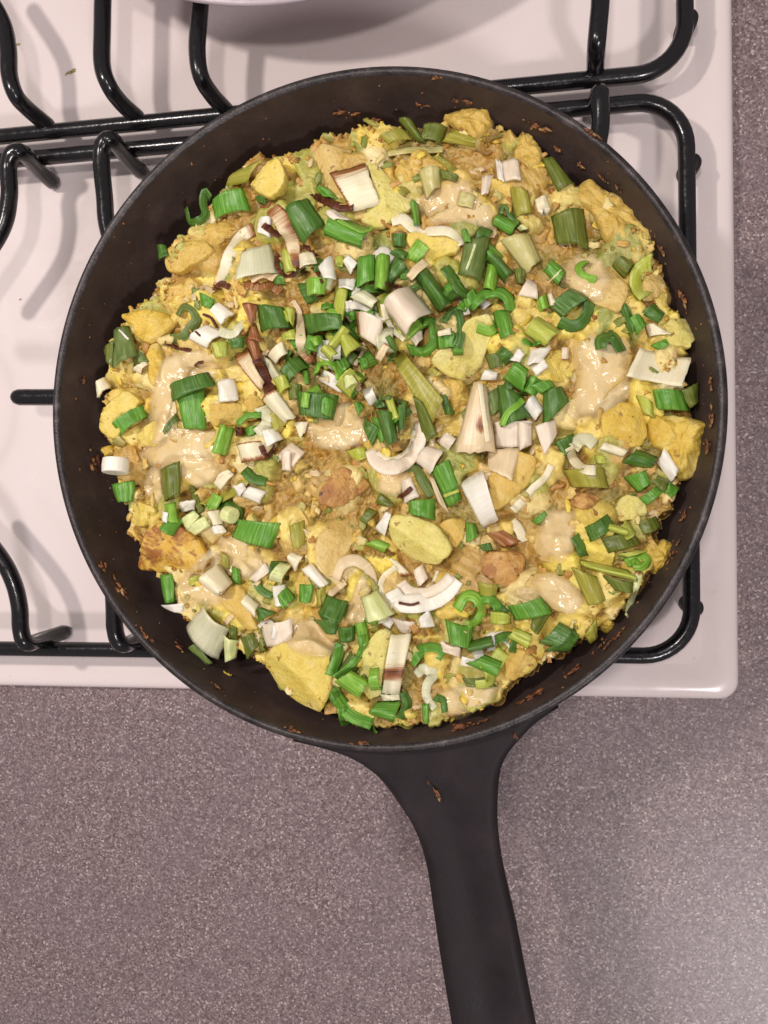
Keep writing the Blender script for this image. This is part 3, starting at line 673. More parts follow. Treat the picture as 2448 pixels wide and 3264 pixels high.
TAB = """
# --- potatoes and mash
P D pt 632,352 690,308 760,316 800,343 832,400 822,470 740,475 700,432 630,428 r=2.5
P b pp 330,590 410,590 720,910 690,990 520,1130 420,1180 260,1120 330,1000 430,960 390,820 r=5 fac=25:.0:.7 ! smooth pale potato wedge beside the scorched ridged square
P a py 800,640 960,440 1070,410 1130,560 1090,700 1000,780 880,720 r=4 fac=150:.2:.4
P a pg 60,1340 110,1140 200,1150 400,1130 480,1220 330,1350 180,1440 90,1420 r=2.5
P b py 690,1210 1060,1240 1140,1290 1150,1380 900,1470 760,1430 680,1300 r=3.5 fac=270:.3:.5
P e pp 1040,490 1140,430 1280,410 1340,600 1240,730 1180,900 1050,1010 880,940 735,820 820,730 1000,710 r=4 fac=255:.1:.45 ! bare angular pale potato chunk right of the pink rounded onion piece
P c pt 380,1060 560,970 690,1000 760,1130 850,1230 780,1410 560,1330 400,1230 r=3
P c pp 1090,1480 1220,1450 1335,1430 1350,1600 1300,1680 1140,1650 1080,1560 r=3 ! pale potato slice pressed against the right pan wall above the big cream slice
P f pt 330,60 600,-20 830,20 880,180 830,350 700,460 560,640 400,600 450,400 440,300 330,330 300,200 r=3.2
P f py 125,340 220,200 330,130 440,310 330,390 170,390 r=3
P f yl 640,640 800,540 960,600 990,790 960,870 820,890 690,870 640,760 r=4.5 fac=250:.1:.7/10:.3:.5 ! bright yellow potato lump with a brown dot left of the yellow wall lump
M f yl 990,650 1200,650 1360,680 1440,720 1400,860 1390,1000 1340,1120 1200,1150 1150,950 1010,880 985,760 r=4 ro=1.8 ! large crumbly yellow egg lump against the right pan wall
P l pg 450,620 430,300 680,100 850,150 870,230 800,380 640,540 540,620 r=3 fac=320:.2:.5
P j pp 650,960 680,800 860,810 1080,900 1200,1060 1220,1130 1090,1250 960,1240 800,1180 690,1080 r=6 fac=65:.1:.55/235:.1:.75 ! bare glossy yellow potato chunk in the lower middle of the pan
P j pt 140,1380 0,1200 30,1000 180,830 400,880 440,960 310,1090 250,1280 r=3
P l pb 360,1180 410,990 700,990 770,1060 720,1340 560,1320 r=3
P l pt 820,920 940,620 1240,640 1190,800 1180,1040 1030,1110 880,1070 r=3
P l pt 740,1290 820,1190 1090,1170 1260,1300 1270,1420 1180,1560 1010,1520 900,1400 r=3
P h pf 590,800 740,730 880,770 1040,900 1150,1090 1070,1170 900,1190 700,1190 460,1160 540,980 r=5 fac=250:.1:.55/40:.3:.4 ! fried potato wedge with dark brown patch near the left wall
P h py 400,600 530,550 650,600 660,720 560,780 450,750 r=3
P D py 560,1430 590,1395 660,1380 705,1410 712,1490 690,1545 640,1530 590,1490 r=5.5 fac=225:.05:.6/20:.25:.6 ! big smooth yellow potato chunk at the lower edge left of the green loop
P k pp 380,760 470,540 600,420 690,480 650,700 600,880 590,1010 480,1060 400,960 r=3
P g py 320,1200 380,1060 520,930 640,1030 600,1100 500,1200 500,1330 440,1390 320,1310 r=3.5
P g py 610,1390 760,1230 900,1220 900,1330 820,1450 700,1440 r=3.5 fac=250:.2:.4
P g pg 1280,1080 1400,1050 1560,1060 1580,1180 1500,1260 1300,1270 r=2.5
M g yl 490,290 700,230 900,260 1000,350 900,480 770,560 640,480 600,380 r=3.5
M g yl 770,560 860,520 900,700 860,900 780,920 740,760 r=3
P j pb 30,610 210,370 390,440 480,540 380,640 200,740 60,720 r=3.5
P j pg 1080,900 1200,830 1340,850 1330,1000 1250,1110 1160,1000 r=2.5
P m pp 700,380 800,200 980,250 1020,380 900,430 740,450 r=2.5
P i pg 480,830 680,730 780,800 850,1040 890,1120 780,1150 620,960 r=2.5
P n pg 450,700 600,730 760,750 870,870 840,960 660,1040 560,980 r=2.5
M m yl 1030,720 1140,600 1260,650 1240,780 1150,880 1060,920 1020,850 r=5 ro=1.3 ! small bright yellow egg lump on the right wall above the front corner
M c hash 470,430 560,400 620,470 760,530 880,640 1010,800 1010,900 800,880 650,860 570,660 440,560 r=3.5 ro=1.4 ! rough golden mash ridge along the upper right pan wall
M b hash 980,190 1210,130 1400,150 1440,240 1380,330 1280,400 1150,330 r=3.5 ro=1.4
M c hash 20,40 120,90 190,200 170,300 60,350 -40,260 r=3 ro=1.3
M b hash 560,700 640,560 740,620 760,760 640,800 r=2.5 ro=1.2
M a hash 220,1130 420,1010 640,980 720,1060 540,1200 420,1250 r=2.5 ro=1.2
P l pb 1140,450 1420,500 1420,600 1280,620 1150,580 r=2.2 ! orange brown fried potato edge below the lime lump at right
M n yl 1410,470 1500,440 1560,540 1480,610 1420,580 r=3
M k yl 210,1320 300,1300 360,1390 260,1400 r=1.5
M k yl 720,1370 860,1290 1010,1290 960,1380 800,1400 r=1.5
P c pt 950,1150 1060,1070 1130,1180 1080,1290 940,1330 r=3
M j hash 300,1020 420,900 430,1020 350,1070 r=2
M g yl 330,1460 430,1430 470,1500 390,1560 r=2.5
P b pg 600,1500 700,1380 860,1520 760,1600 r=1.5
P d pg 430,1080 600,980 660,1080 600,1200 460,1230 r=2
M e hash 860,980 1060,1010 1100,1180 960,1300 900,1120 r=2 ro=1.1
P d pt -80,560 60,520 120,640 60,760 -80,740 r=2.5
# --- melted cheese
C g cheese 1060,620 1300,610 1400,700 1330,840 1180,900 1000,880 900,800 920,700 t=1.5 ! glossy melted cheese pool above the dark green T at left
C g cheese 800,1000 950,920 1010,1130 960,1280 1250,1310 1400,1330 1390,1480 1200,1560 1000,1640 800,1620 700,1500 820,1380 800,1200 t=1.6 ! wide glossy melted cheese pool below the dark green T at left
C h cheese 570,380 640,260 720,300 740,480 700,560 600,480 t=1.6
C f cheese 440,130 640,80 820,120 860,300 800,500 660,640 520,680 380,600 460,430 t=1.2 ! glossy melted cheese over the big potato at the right
C c cheese 300,1130 480,980 640,1010 700,1180 640,1320 460,1300 t=1.1
C l cheese 930,650 1180,650 1180,800 1160,1020 1030,1090 880,980 860,850 t=1.2
C l cheese 800,1240 1000,1190 1220,1310 1250,1430 1160,1530 1010,1480 900,1370 t=1.2
C q cheese 330,1250 620,1180 760,1000 960,1050 1110,1300 1060,1480 820,1560 640,1560 420,1500 t=1.4 ! glossy melted cheese between the striped green slices in the middle
C i cheese 1200,1060 1400,1050 1540,1200 1560,1330 1400,1360 1220,1330 1140,1200 t=1.5
C b cheese 800,960 960,800 1200,780 1320,900 1460,1000 1400,1180 1200,1120 980,1140 820,1100 t=1.3 ! glossy melted cheese right of the wavy cream strip at top
C k cheese 1130,960 1400,930 1640,920 1560,1080 1300,1230 1160,1180 t=1.3
C i cheese 560,330 720,320 900,440 940,620 700,660 560,560 t=1.2
C k cheese 270,300 430,-60 500,160 450,420 300,380 t=1.2
C j cheese 600,420 780,380 860,460 740,640 560,600 t=1.2
C e cheese 1200,120 1330,130 1370,200 1260,230 t=.9
C g cheese 880,700 1020,640 1120,800 980,1000 920,1180 820,1220 780,1000 t=1.4
C h cheese 700,260 900,150 1200,180 1240,330 1060,420 900,330 t=1.2
C i cheese 330,560 520,420 600,700 640,800 560,900 420,900 200,860 150,740 t=1.2
C n cheese 640,260 760,180 900,260 820,330 t=1
C e cheese 560,1240 640,1180 760,1400 800,1600 620,1650 t=1
# --- cooked leek
S b od 600,230 730,220 850,430 780,430 a=1.5
S b od 830,260 1040,290 980,440 800,400 a=1.5
S b ol 990,420 1120,310 1300,400 1280,470 a=1.2
S b ol 440,370 650,310 740,400 520,450 a=1.5
R b op 510,520 700,490 900,490 1000,480 w=70 al=1
S b op 780,680 980,640 980,820 850,930 a=2
S b od 960,660 1140,720 1120,770 990,750 a=1
S a ol 600,690 720,520 920,440 800,640 a=1.4
S c od 180,260 270,240 420,430 300,500 a=1.4
S p od 1180,300 1530,220 1590,650 1240,600 a=3 t=1 ! large olive green leek square at upper right of the pan
S p op 640,560 960,480 1080,760 920,920 a=2.5 ! pale olive leek slab left of the olive green square
S c od 710,1060 790,980 880,1040 800,1160 a=2 t=1
S e ol 400,800 510,750 860,1170 770,1390 a=2.2 t=1 sw=1 ! long lime olive leek slice sloping through the middle of the pan
S e od 600,1150 690,1200 820,1480 700,1560 a=1
S m ol 330,850 560,930 640,1140 480,1190 a=2
S m od 600,920 880,980 880,1080 720,1060 a=1.4
S m od 600,600 880,530 950,640 660,730 a=1.4
S m od 920,460 1080,400 1130,500 970,570 a=1.2
S n ol 330,150 520,180 480,390 380,370 a=2
R n ol 300,780 420,690 520,660 590,740 w=60
S i od 740,1200 850,1150 900,1270 790,1390 a=2 t=1
S i od 630,1080 710,1110 710,1220 640,1190 a=1
R h ol 1090,570 1250,520 1400,430 1480,350 w=90 al=1
R h od 1000,420 1040,540 1090,640 w=50
S h od 720,280 900,190 900,480 760,550 a=2.4
S f od 1220,470 1370,400 1370,550 1300,600 a=1.2
S g od 360,590 450,510 440,740 380,700 a=1
S j od 540,700 590,610 720,720 600,730 a=1.2
S j od 400,850 480,740 560,770 450,890 a=1
S i ol 1160,210 1300,160 1310,380 1200,420 a=1.2
S d ol 700,1180 820,1100 870,1250 760,1330 a=1
S i ol 560,440 630,470 640,590 570,550 a=1
S n od 830,420 980,440 870,620 800,560 a=1
S p od 780,850 910,860 900,1020 820,1010 a=1
S n ol 1270,620 1390,480 1400,640 1330,700 a=1
S k od 1300,860 1500,850 1620,930 1350,930 a=1
S b op 1150,860 1290,900 1260,1010 1120,980 a=1
S c ol -60,470 80,490 110,660 -20,700 a=1.6
S e op 350,1300 430,1260 470,1380 380,1420 a=1
S i ol 1400,800 1480,740 1500,900 1420,930 a=1
# --- greens, lower layer
S a dg 0,1200 80,1190 105,1280 20,1330 a=1
S a mg 490,790 760,690 830,890 500,970 a=2 ! broad curled green leaf slice against the upper left pan wall
+R a dg 470,780 430,720 410,820 430,920 370,980 290,990 255,870 w=55 ro=50 nm=curled_edge
S a dg 860,770 950,755 965,835 900,830 a=.8
S o mg 350,0 480,-10 600,120 430,90 a=1.2
S a dg 1110,910 1330,775 1490,1010 1290,1190 a=2.4 ! large dark green flat leaf left of the folded green pocket
S o mg 560,290 960,430 830,640 440,500 a=3 sw=1 ! folded green leaf pocket with pale lip at upper middle
+R o bg 590,330 700,390 830,450 920,440 950,400 w=45 ro=45 nm=lip
S o pk 450,250 560,230 720,330 520,340 a=1
S g sg 450,430 590,385 665,640 440,760 a=2 ! dull green folded leaf at the left wall with pale fibre
+R g wh 480,400 530,450 580,500 w=14 nm=fibre
S g sg 620,640 690,610 760,690 620,740 a=1
S g mg 1000,1000 1250,930 1270,1300 1070,1290 a=1.2 t=.8 ! flat green upright leaf of the dark green T at left
S g dg 945,900 1290,790 1345,900 965,1050 a=2.6 t=.9 ! dark green bent crossbar leaf of the T at left
S g sg 880,1310 1000,1150 1035,1210 900,1345 a=1
S g mg 430,1240 700,1080 745,1180 510,1350 a=1.6 ! flat green rectangle by the left wall below the yellow potato
S h mg 285,400 500,370 485,545 345,560 a=2.2
R g sg 1010,290 1060,210 1150,240 1180,330 1120,420 1060,480 960,500 w=75 ro=40 ! curled pale green ring near the left wall above the cheese
S g mg 1200,90 1345,150 1320,235 1220,210 a=1.4
S g bg 1390,1250 1520,1290 1450,1530 1310,1490 a=3 t=1 ! bright green tube slice right of the lower left cheese pool
S d dg 600,200 840,220 910,400 640,440 a=2 ! dark green leaf square right of the long browned curling strip
S d dg 1010,290 1350,280 1370,410 1040,470 a=2.2 ! wide dark green leaf left of the scorched white petal
S d dg 350,510 500,480 490,580 380,590 a=1
S d lg 200,540 350,520 350,650 240,670 a=1.4 t=1
S d lg 850,230 950,230 930,380 890,340 a=1.4
S d lg 820,470 940,410 970,500 830,520 a=1.4
S d dg 800,780 980,640 1060,740 880,880 a=2
S d lg 750,860 860,810 900,920 800,990 a=1.6 t=1
S d od 880,890 1000,900 1010,1030 890,1040 a=1.5
S d dg 950,960 1330,1000 1280,1220 980,1170 a=2.6 ! ribbed dark green slice with light stripes in the middle
+S d bg 1000,970 1075,980 1060,1110 990,1100 a=1 up=.2 nm=rib
+S d mg 1180,1010 1290,1030 1260,1190 1170,1160 a=1 up=.2 nm=rib
S q mg 700,430 860,350 900,480 790,600 a=1.5
S q bg 350,140 530,80 540,200 420,240 a=2
S q lg 500,280 620,200 735,310 640,430 a=2 t=1
S q lg 730,100 890,60 1060,210 830,390 a=2
S q mg 1020,400 1130,380 1150,480 1040,560 a=1.2
R q bg 430,570 490,450 610,425 715,490 765,650 w=85 ro=40 t=.9 ! bright green open ring right of the long browned strip
+R q tn 460,620 550,650 610,620 600,700 w=45 nm=inner_skin
S q lg 700,740 900,510 1055,650 890,920 a=2
+S q ll 810,630 950,605 1010,700 830,800 a=1.5 t=1.2 b=r nm=pale_core
S q mg 260,560 340,540 360,720 300,730 a=1
R q dg 1390,90 1440,170 1480,300 1420,420 w=70
S q mg 940,960 1040,960 1095,1030 1000,1150 a=1.5
S q dg 1500,1040 1660,960 1620,1300 1530,1380 a=2
S q dg 1090,1170 1310,1330 1195,1550 1060,1260 a=2.4
S q dg 1230,1080 1480,1100 1535,1480 1370,1580 a=4 ! dark green folded leaf standing beside the white crescent in the middle
+R q sg 1290,900 1400,900 1520,940 1650,980 w=70 b=b nm=pale_lip
+S q tg 1200,990 1300,910 1395,1030 1240,1045 a=1 nm=pale_top
S o mg 790,750 985,705 990,970 760,1080 a=2 ! green leaf square with bright edge left of the bent green tube
S o bg 990,730 1140,715 1110,1080 970,1070 a=3 t=1 ! bright green bent tube above the pink rounded onion piece
S o bg 240,980 480,950 450,1130 260,1150 a=2.6 t=1
S o dg 1150,480 1310,470 1300,640 1170,620 a=1.4 b=tl
S o dg 1130,690 1260,640 1335,680 1280,770 a=1.4
S e dg 605,95 720,0 945,320 830,410 a=2.6 ! long dark green strip right of the pink rounded onion piece
R p dg 60,830 140,940 220,1070 330,1130 410,1150 w=110 ro=35 b=b
S p mg 250,1190 370,1060 425,1170 290,1290 a=1.4
S p sg 270,560 550,540 440,980 190,910 a=2.6 ! long soft green leaf with pale rib at upper middle
+R p ll 380,590 340,720 290,860 w=22 up=.2 nm=pale_rib
S p mg 230,450 290,430 345,570 260,580 a=1
S p dg 510,760 620,700 795,890 685,1005 a=2.6
S p mg 560,390 640,270 850,370 760,510 a=2.4 ! green curled slice with pale lip at upper right middle
+R p tg 640,270 660,200 730,195 750,280 840,360 w=70 ro=35 nm=lip
S p mg 1100,880 1200,750 1345,880 1250,1030 a=1.6
+R p ll 1160,990 1240,910 1290,860 w=16 up=.2 nm=pale_rib
R p mg 320,1260 430,1140 600,1090 720,1150 775,1290 w=125 ro=35 t=1 ! green arched leaf band right of the middle
+S p mg 560,1310 740,1290 805,1540 645,1600 a=2 nm=hanging_leaf
S p bg 1030,1180 1130,1120 1175,1250 1060,1310 a=1.4
S p tg 1160,1250 1400,1050 1585,1150 1290,1370 a=2.6 t=.9 ! shiny green curled slice at upper right over the big potato
+R p dg 1270,1410 1390,1460 1530,1400 1600,1200 w=110 ro=-35 nm=underside
S p lg 890,1540 1040,1350 1295,1500 1100,1690 a=3.5 t=1 ! lime green tube slice below the shiny green curl
+R p mg 880,1600 980,1650 1060,1620 w=50 nm=cut_edge
R e mg 690,480 770,490 795,600 770,700 680,755 575,735 w=85 ro=38 t=1 ! green half ring right below the pink rounded onion piece
S e mg 805,590 965,570 980,710 820,735 a=1.6
+S e cr 805,575 940,540 945,590 810,610 a=.8 b=lr nm=pale_top
R e tg 860,480 970,370 1015,470 1020,620 985,710 w=70 ro=35
S e dg 840,1130 900,1140 970,1300 880,1310 a=1
S e sg 1240,790 1380,750 1390,880 1270,905 a=1.2
S e mg 1390,990 1510,830 1615,900 1560,1110 a=2
S e sg 1190,1170 1390,1035 1370,1250 1290,1320 a=1.5
S e dg 1340,1040 1570,1140 1640,1320 1370,1415 a=3 ! star folded dark green leaf right of the browned papery fan
+R e bg 1380,1400 1430,1290 1500,1230 1570,1170 w=55 nm=fold
S f mg 90,430 240,380 285,420 180,490 a=1
S f dg 190,470 340,430 388,550 190,735 a=2.2
S f dg 280,860 420,780 445,880 350,960 a=1.2
S f mg 1020,460 1240,460 1300,620 1050,610 a=2.4 ! broad green leaf under the big cream slice at right wall
S c dg 770,1390 820,1340 890,1480 850,1610 a=1
S c dg 930,1420 1030,1340 1115,1420 1060,1500 a=1.4
S c mg 840,1460 920,1420 975,1500 900,1590 a=1.4
S f mg 1000,120 1120,70 1145,120 1060,155 a=.8
S f lg 890,500 1020,550 1035,670 950,640 a=1.6
S f dg 790,1010 900,900 1055,960 1000,1060 a=2
S f mg 800,1120 970,1060 1005,1160 900,1235 a=2
S f od 1010,1160 1060,1100 1150,1140 1110,1240 a=1
S f mg 1110,1230 1150,1150 1225,1200 1160,1275 a=1
S f ol 340,1070 650,1040 695,1200 400,1190 a=5 t=1.4 ! thick glossy lime lump right of the browned papery fan
+S f lg 580,955 660,955 665,1010 590,1015 a=1 nm=frayed_end
S m dg 450,500 650,380 725,480 500,630 a=2.4
R m dg 370,570 420,650 440,750 w=95 ro=35
S m lg 390,775 830,870 915,985 560,890 a=4 t=1.2 sw=1 ! long lime green stem at lower right by the pan wall
S m lg 740,740 900,695 1010,700 830,765 a=1.5
R m bg 830,810 880,760 960,750 1010,800 960,860 880,870 w=70 ro=35 t=1 ! small bright green curl beside the yellow egg lump
+R m bg 850,820 900,800 940,830 w=45 nm=inner_curl
S n mg 600,370 900,285 1005,420 660,490 a=2.8 ! striped green slice below the lower right cheese
S n lg 450,420 620,430 630,515 450,520 a=1.4 t=1
S n dg 920,770 1190,560 1240,630 1130,770 a=2
S n tg 870,690 1060,500 1175,570 1035,740 a=2.6 ! shiny blue green slice at the lower right edge of the food
S n lg 600,640 670,550 820,610 775,740 a=1.8 t=1
S n mg 230,870 400,790 555,850 500,990 a=2
S n mg 50,480 300,540 280,730 90,690 a=2.2
R n bg 150,390 230,275 330,290 385,400 340,490 260,540 w=85 ro=38 t=1 ! bright green open ring right of the white nested crescents
S k dg 120,120 305,180 240,370 50,280 a=2.2 ! dark green leaf square left of the white nested crescents
S k dg 0,350 220,330 200,470 100,465 a=1.6
S k dg 210,420 370,400 360,530 230,545 a=1.4
R k mg 240,560 210,690 150,840 w=90 ro=35
R k mg 425,480 425,620 330,750 190,860 w=55 ro=40
R k mg 150,940 240,1080 350,1190 520,1255 w=105 ro=40 t=.9 ! green looping leaf at the lower edge by the handle
+R k mg 250,1120 275,1260 400,1340 540,1310 w=65 ro=45 nm=lower_loop
S k bg 180,890 330,790 485,890 400,1055 a=3 ! bright green bent slice above the green loop by the handle
S k mg 480,1180 560,1065 775,1060 700,1255 a=2.6 ! striped green tube slice below the scorched strip by the handle
+R k dg 785,990 825,1090 760,1220 w=75 ro=35 nm=back_side
R k mg 850,720 930,630 1050,605 1150,660 w=105 ro=32 t=.9
S k mg 950,1080 1020,1080 1010,1265 960,1235 a=1.2
R k dg 1070,1030 1140,1060 1160,1160 w=60
S i mg 720,150 1095,190 1015,415 655,310 a=2.6 ! large ribbed green slice above the lower left cheese
S i bg 65,20 170,0 190,180 95,165 a=1.6
+S i wh 45,80 100,95 90,185 50,170 a=.8 nm=pale_side
S i mg 660,560 730,590 745,735 660,690 a=1.2
S i mg 20,640 140,635 160,880 70,890 a=1.8
S i lg 270,680 380,640 370,720 290,740 a=1
R i dg 870,690 920,780 1020,830 w=60 ro=30
S i mg 1060,830 1150,745 1225,850 1100,945 a=1.6
S i dg 880,950 920,925 1050,970 900,1060 a=1.2
R d mg 430,1240 520,1170 640,1160 w=70 ro=35
S d mg 500,1290 600,1260 590,1340 510,1360 a=1
S d lg 1390,1490 1560,1450 1585,1540 1480,1590 a=1.6
R h dg 1460,270 1540,345 1659,370 w=85 ro=32
S j mg 1030,410 1200,320 1312,670 1180,745 a=1.8 ! flat green rectangle with pale rib left of the bright white slice
+S j lg 1140,625 1275,580 1283,605 1150,655 a=.4 up=.2 nm=pale_rib
R j sg 850,380 920,430 980,540 1040,640 w=85
S j mg 835,680 1070,660 1072,850 835,790 a=2
S j bg 450,1070 560,1015 670,1060 620,1145 a=2.5 t=1
S j mg 1340,870 1430,880 1450,1000 1340,1050 a=1.2
S j dg 1450,1070 1560,1050 1580,1115 1490,1125 a=1
S l mg 810,720 930,630 950,670 860,760 a=1.4
R c lg 1000,1040 920,1110 905,1210 970,1290 w=110 ro=35 t=1 ! pale lime half ring at upper right wall
# --- white pieces
S a pa 740,1260 1010,1190 1060,1430 680,1500 a=1.5 ! large translucent pale skin left of the brown curl at upper left
S a wh 900,960 1010,940 1000,1130 880,1080 a=1.2
S a lg 1100,1240 1170,1230 1240,1420 1130,1440 a=1.2
R a cr 845,1050 740,1130 650,1270 590,1420 530,1570 w=100/110/110/90/80 ro=20 b=tb ! long white ridged strip with brown ends at upper left
S o cr 170,700 330,680 370,790 180,850 a=1.4
S o wh 380,830 530,710 570,960 430,960 a=1.6
S o lg 560,720 650,715 640,830 560,820 a=.8
S o lg 560,1030 700,1050 640,1400 540,1250 a=1.2
S o wh 580,970 780,960 760,1075 590,1050 a=1.2
S o wh 640,790 700,700 800,790 720,925 a=1.2 ! white striped square on the crossed white cluster at upper middle
S b pk 1520,600 1670,575 1690,750 1540,770 a=1.2 t=1 ! pinkish onion cup standing alone at upper right
+S b wh 1460,570 1520,600 1540,770 1480,745 a=.6 nm=side
S b pk 1340,740 1450,710 1400,870 1330,900 a=.8
S p cr 1010,120 1140,80 1180,220 1040,250 a=1 t=3.2 ! small cream cube left above the olive green square
S p ll 810,430 900,380 945,430 860,465 a=1.2
S p pk 840,1130 950,950 1035,1010 1045,1175 a=1.6
S p cr 1140,1125 1200,1115 1245,1200 1170,1245 a=1 t=1.4 b=R
S e pa 40,270 180,200 300,290 230,375 a=1.4
S e pk 330,340 590,185 775,400 520,615 a=6 t=1.2 up=1 ! large pink rounded onion piece in the middle upper part
+R e cr 335,330 355,430 430,560 520,640 w=45 nm=torn_edge
+S e pk 545,600 680,560 690,640 620,710 a=1.4 nm=second_layer
S e pk 90,390 345,480 290,715 110,600 a=3 t=.9 b=L ! white petal with scorched left edge left of the pink piece
+R e wh 10,335 110,340 220,370 340,480 w=75 nm=curled_tip
S o tn 1300,930 1490,740 1560,800 1370,980 a=1.2
S e wh 1190,1005 1230,905 1345,930 1335,1005 a=1
S d wh 190,250 280,175 405,270 290,370 a=1 t=2.4 ! white onion cube left of the long browned curling strip
S d wh 0,500 170,370 315,440 160,585 a=2 t=1.2
+R d br 60,430 105,470 w=18 b=A up=.2 nm=scorch_line
R d pa 270,430 390,460 450,390 560,330 w=85/90/80/70 ro=20 ! pale ridged worm like curl left of the long browned strip
S d cr 700,660 830,520 880,620 770,730 a=2 t=1.2
S d pa 640,640 720,680 830,840 740,860 a=1
S q tn 1220,380 1350,180 1425,220 1300,430 a=1 b=r
R q tn 1080,200 1050,320 980,430 960,490 w=60/40/30/60 b=b
S e tn 1130,1010 1260,1060 1330,1640 960,1640 a=3 t=.6 up=1 b=S ! large browned papery onion fan in the right middle
+R e cr 1190,1030 1220,1250 1260,1540 w=40 nm=fold
S e pk 1310,1370 1650,1365 1615,1590 1320,1605 a=2 up=.6
+S l tn 430,90 720,80 640,360 430,260 a=1 nm=lower_skin
S f pk 0,700 110,720 110,870 10,915 a=1.6
S f pk 130,730 295,680 300,790 200,950 a=1.6
S f wh 45,580 120,485 198,600 130,695 a=1.6
S f cr 930,140 1315,215 1240,425 830,350 a=-2.2 t=.9 up=1.6 ! big cream ridged slice curled up by the right pan wall
S c cr 960,1510 1040,1500 1165,1570 980,1600 a=1.4 b=l
S f pk 330,140 390,135 385,230 330,230 a=.8 b=b
S f wh 100,150 258,140 180,250 60,270 a=1.4
S f wh 0,140 55,190 20,250 -60,230 a=.8
R f pa 420,890 470,835 530,825 585,870 w=95 ro=30 ! translucent half ring right of the browned papery fan
+R f cr 395,890 425,980 500,1050 590,1060 w=75 ro=30 b=l nm=scorched_rim
S f cr 615,910 660,850 835,910 790,965 a=1.2
S f wh 1045,1010 1110,885 1222,1050 1150,1160 a=1.6 ! white kite shaped onion slice below the yellow wall lump
S n pk 10,690 190,740 185,815 30,765 a=.8 t=1.6
R m ll 940,890 905,1030 860,1160 830,1290 w=60 ro=15 al=1 b=t
R k wh 690,90 760,190 900,200 1050,170 1180,90 1260,-10 w=120/150/160/160/150/120 ro=25 t=.9 up=1 b= ! white nested crescent onion layers in the lower middle
+R k pk 770,20 860,100 1000,105 1120,50 1210,-40 w=85 ro=25 nm=inner_layer
+R k br 750,195 850,215 930,195 w=22 b=A up=.3 nm=scorch_line
S k ll 420,160 570,80 720,290 470,370 a=3 up=.6 ! pale lime cup left of the white nested crescents
+R j cr 720,1270 620,1350 590,1450 640,1560 700,1600 w=50 ro=30 nm=rim_layer
S k pk 680,330 900,370 850,465 760,465 a=1
S k wh 920,340 1020,255 1075,400 940,420 a=1.2
S k cr 680,480 865,470 755,1010 605,1000 a=1.6 sw=1 up=.8 b=M ! long striped cream strip with scorched end near the handle
+S k cr 590,1005 755,1010 760,1050 600,1060 a=.5 nm=pale_end
R k pa 900,830 970,780 1060,820 1000,920 1000,1030 1070,1130 w=80/95/90/80/75/60 ro=20
S i wh 190,0 340,-10 335,65 220,95 a=1 t=1.4
S i ll 200,170 330,70 375,120 270,250 a=1.4 t=1.4
S i ll 250,240 430,135 475,210 340,300 a=1.4 t=1.4
S i cr 430,80 560,60 585,190 490,210 a=1.4 b=t
T i ll 640,100 700,120 rad=75 ! pale lime stub with brown nick above the ribbed green slice
S i wh 470,230 590,205 625,260 500,290 a=1 t=1.6 b=r
S i cr 365,705 550,540 670,710 540,835 a=4 t=3 ! big solid cream onion chunk right of the fried potato wedge
S i wh 30,910 240,890 225,980 100,955 a=1
S i pk 800,690 960,530 995,610 870,715 a=1.2
S i ll 990,690 1090,530 1195,560 1110,725 a=3 t=1.4 b=b
S i cr 1150,510 1190,440 1295,480 1215,625 a=2.4 t=1.4 b=l
S i wh 1270,600 1370,535 1515,710 1440,770 a=1.6 t=1
S i cr 740,900 800,810 905,900 860,1020 a=1.6 t=1.2
S i pa 250,1100 410,920 640,1120 540,1390 a=3.5 sw=1 up=.6 b= ! large pale green ridged slice at the lower left edge
+S i ll 590,1180 725,1220 700,1370 600,1410 a=2 nm=lobe
S i sg 270,1290 340,1245 495,1420 440,1440 a=1
S i pk 905,1080 1190,1030 1195,1225 960,1275 a=2.5
+R i wh 900,1095 970,1045 1040,1110 1025,1210 w=35 ro=30 nm=rim_layer
S g cr 290,900 370,835 425,920 300,1015 a=1.6 t=1.2
S g cr 605,770 730,690 755,725 690,810 a=1 b=b
R g tn 1150,160 1165,90 1240,45 1320,90 w=60 ro=35
S g wh 1360,870 1520,850 1552,1030 1370,1055 a=1.6 t=1.6 ! white ridged square right of the dark green T
T h wh 385,300 385,175 rad=125 ! round white onion stub by the left pan wall
S h cr 1190,390 1310,260 1368,310 1250,455 a=1.2 t=1.4
S h wh 1360,420 1460,385 1480,440 1420,515 a=1
S h wh 1430,500 1500,405 1659,460 1600,575 a=1.4 t=1 b=t
S d wh 640,1310 780,1285 845,1380 690,1455 a=1.6
S d pk 780,1550 910,1405 1025,1490 920,1625 a=1.4 t=1.2
+S d pk 820,1500 900,1485 905,1660 825,1655 a=.8 up=.6 t=1.4 nm=loose_strip
S d cr 930,1240 1060,1225 1030,1330 990,1370 a=1
R d pa 640,1100 710,1200 680,1280 610,1340 w=110 ro=25
S j pk 770,520 860,470 935,640 800,705 a=1.4
S j pk 880,330 1000,190 1145,240 1020,460 a=2.4
S j pk 1080,160 1180,70 1255,130 1180,245 a=1.2
R j pk 500,230 550,330 660,385 780,350 880,250 935,120 925,-10 w=90/120/140/140/130/120/90 ro=25 t=.9 ! large pinkish crescent onion layer in the middle
+R j cr 560,250 660,310 770,280 850,190 880,60 w=35 ro=30 nm=inner_layer
S j tn 1015,480 1062,480 1195,785 1090,695 a=.8 b=l
S j wh 1285,520 1490,415 1625,850 1500,935 a=4 up=1 sw=1 ! bright white ridged slice in the right middle
+S l tn 410,830 560,800 725,900 560,960 a=1.6 b=bH nm=scorched_end
S j wh 540,930 640,775 685,800 620,1000 a=1.2
S j cr 670,1190 720,1195 870,1335 770,1350 a=.8 b=B
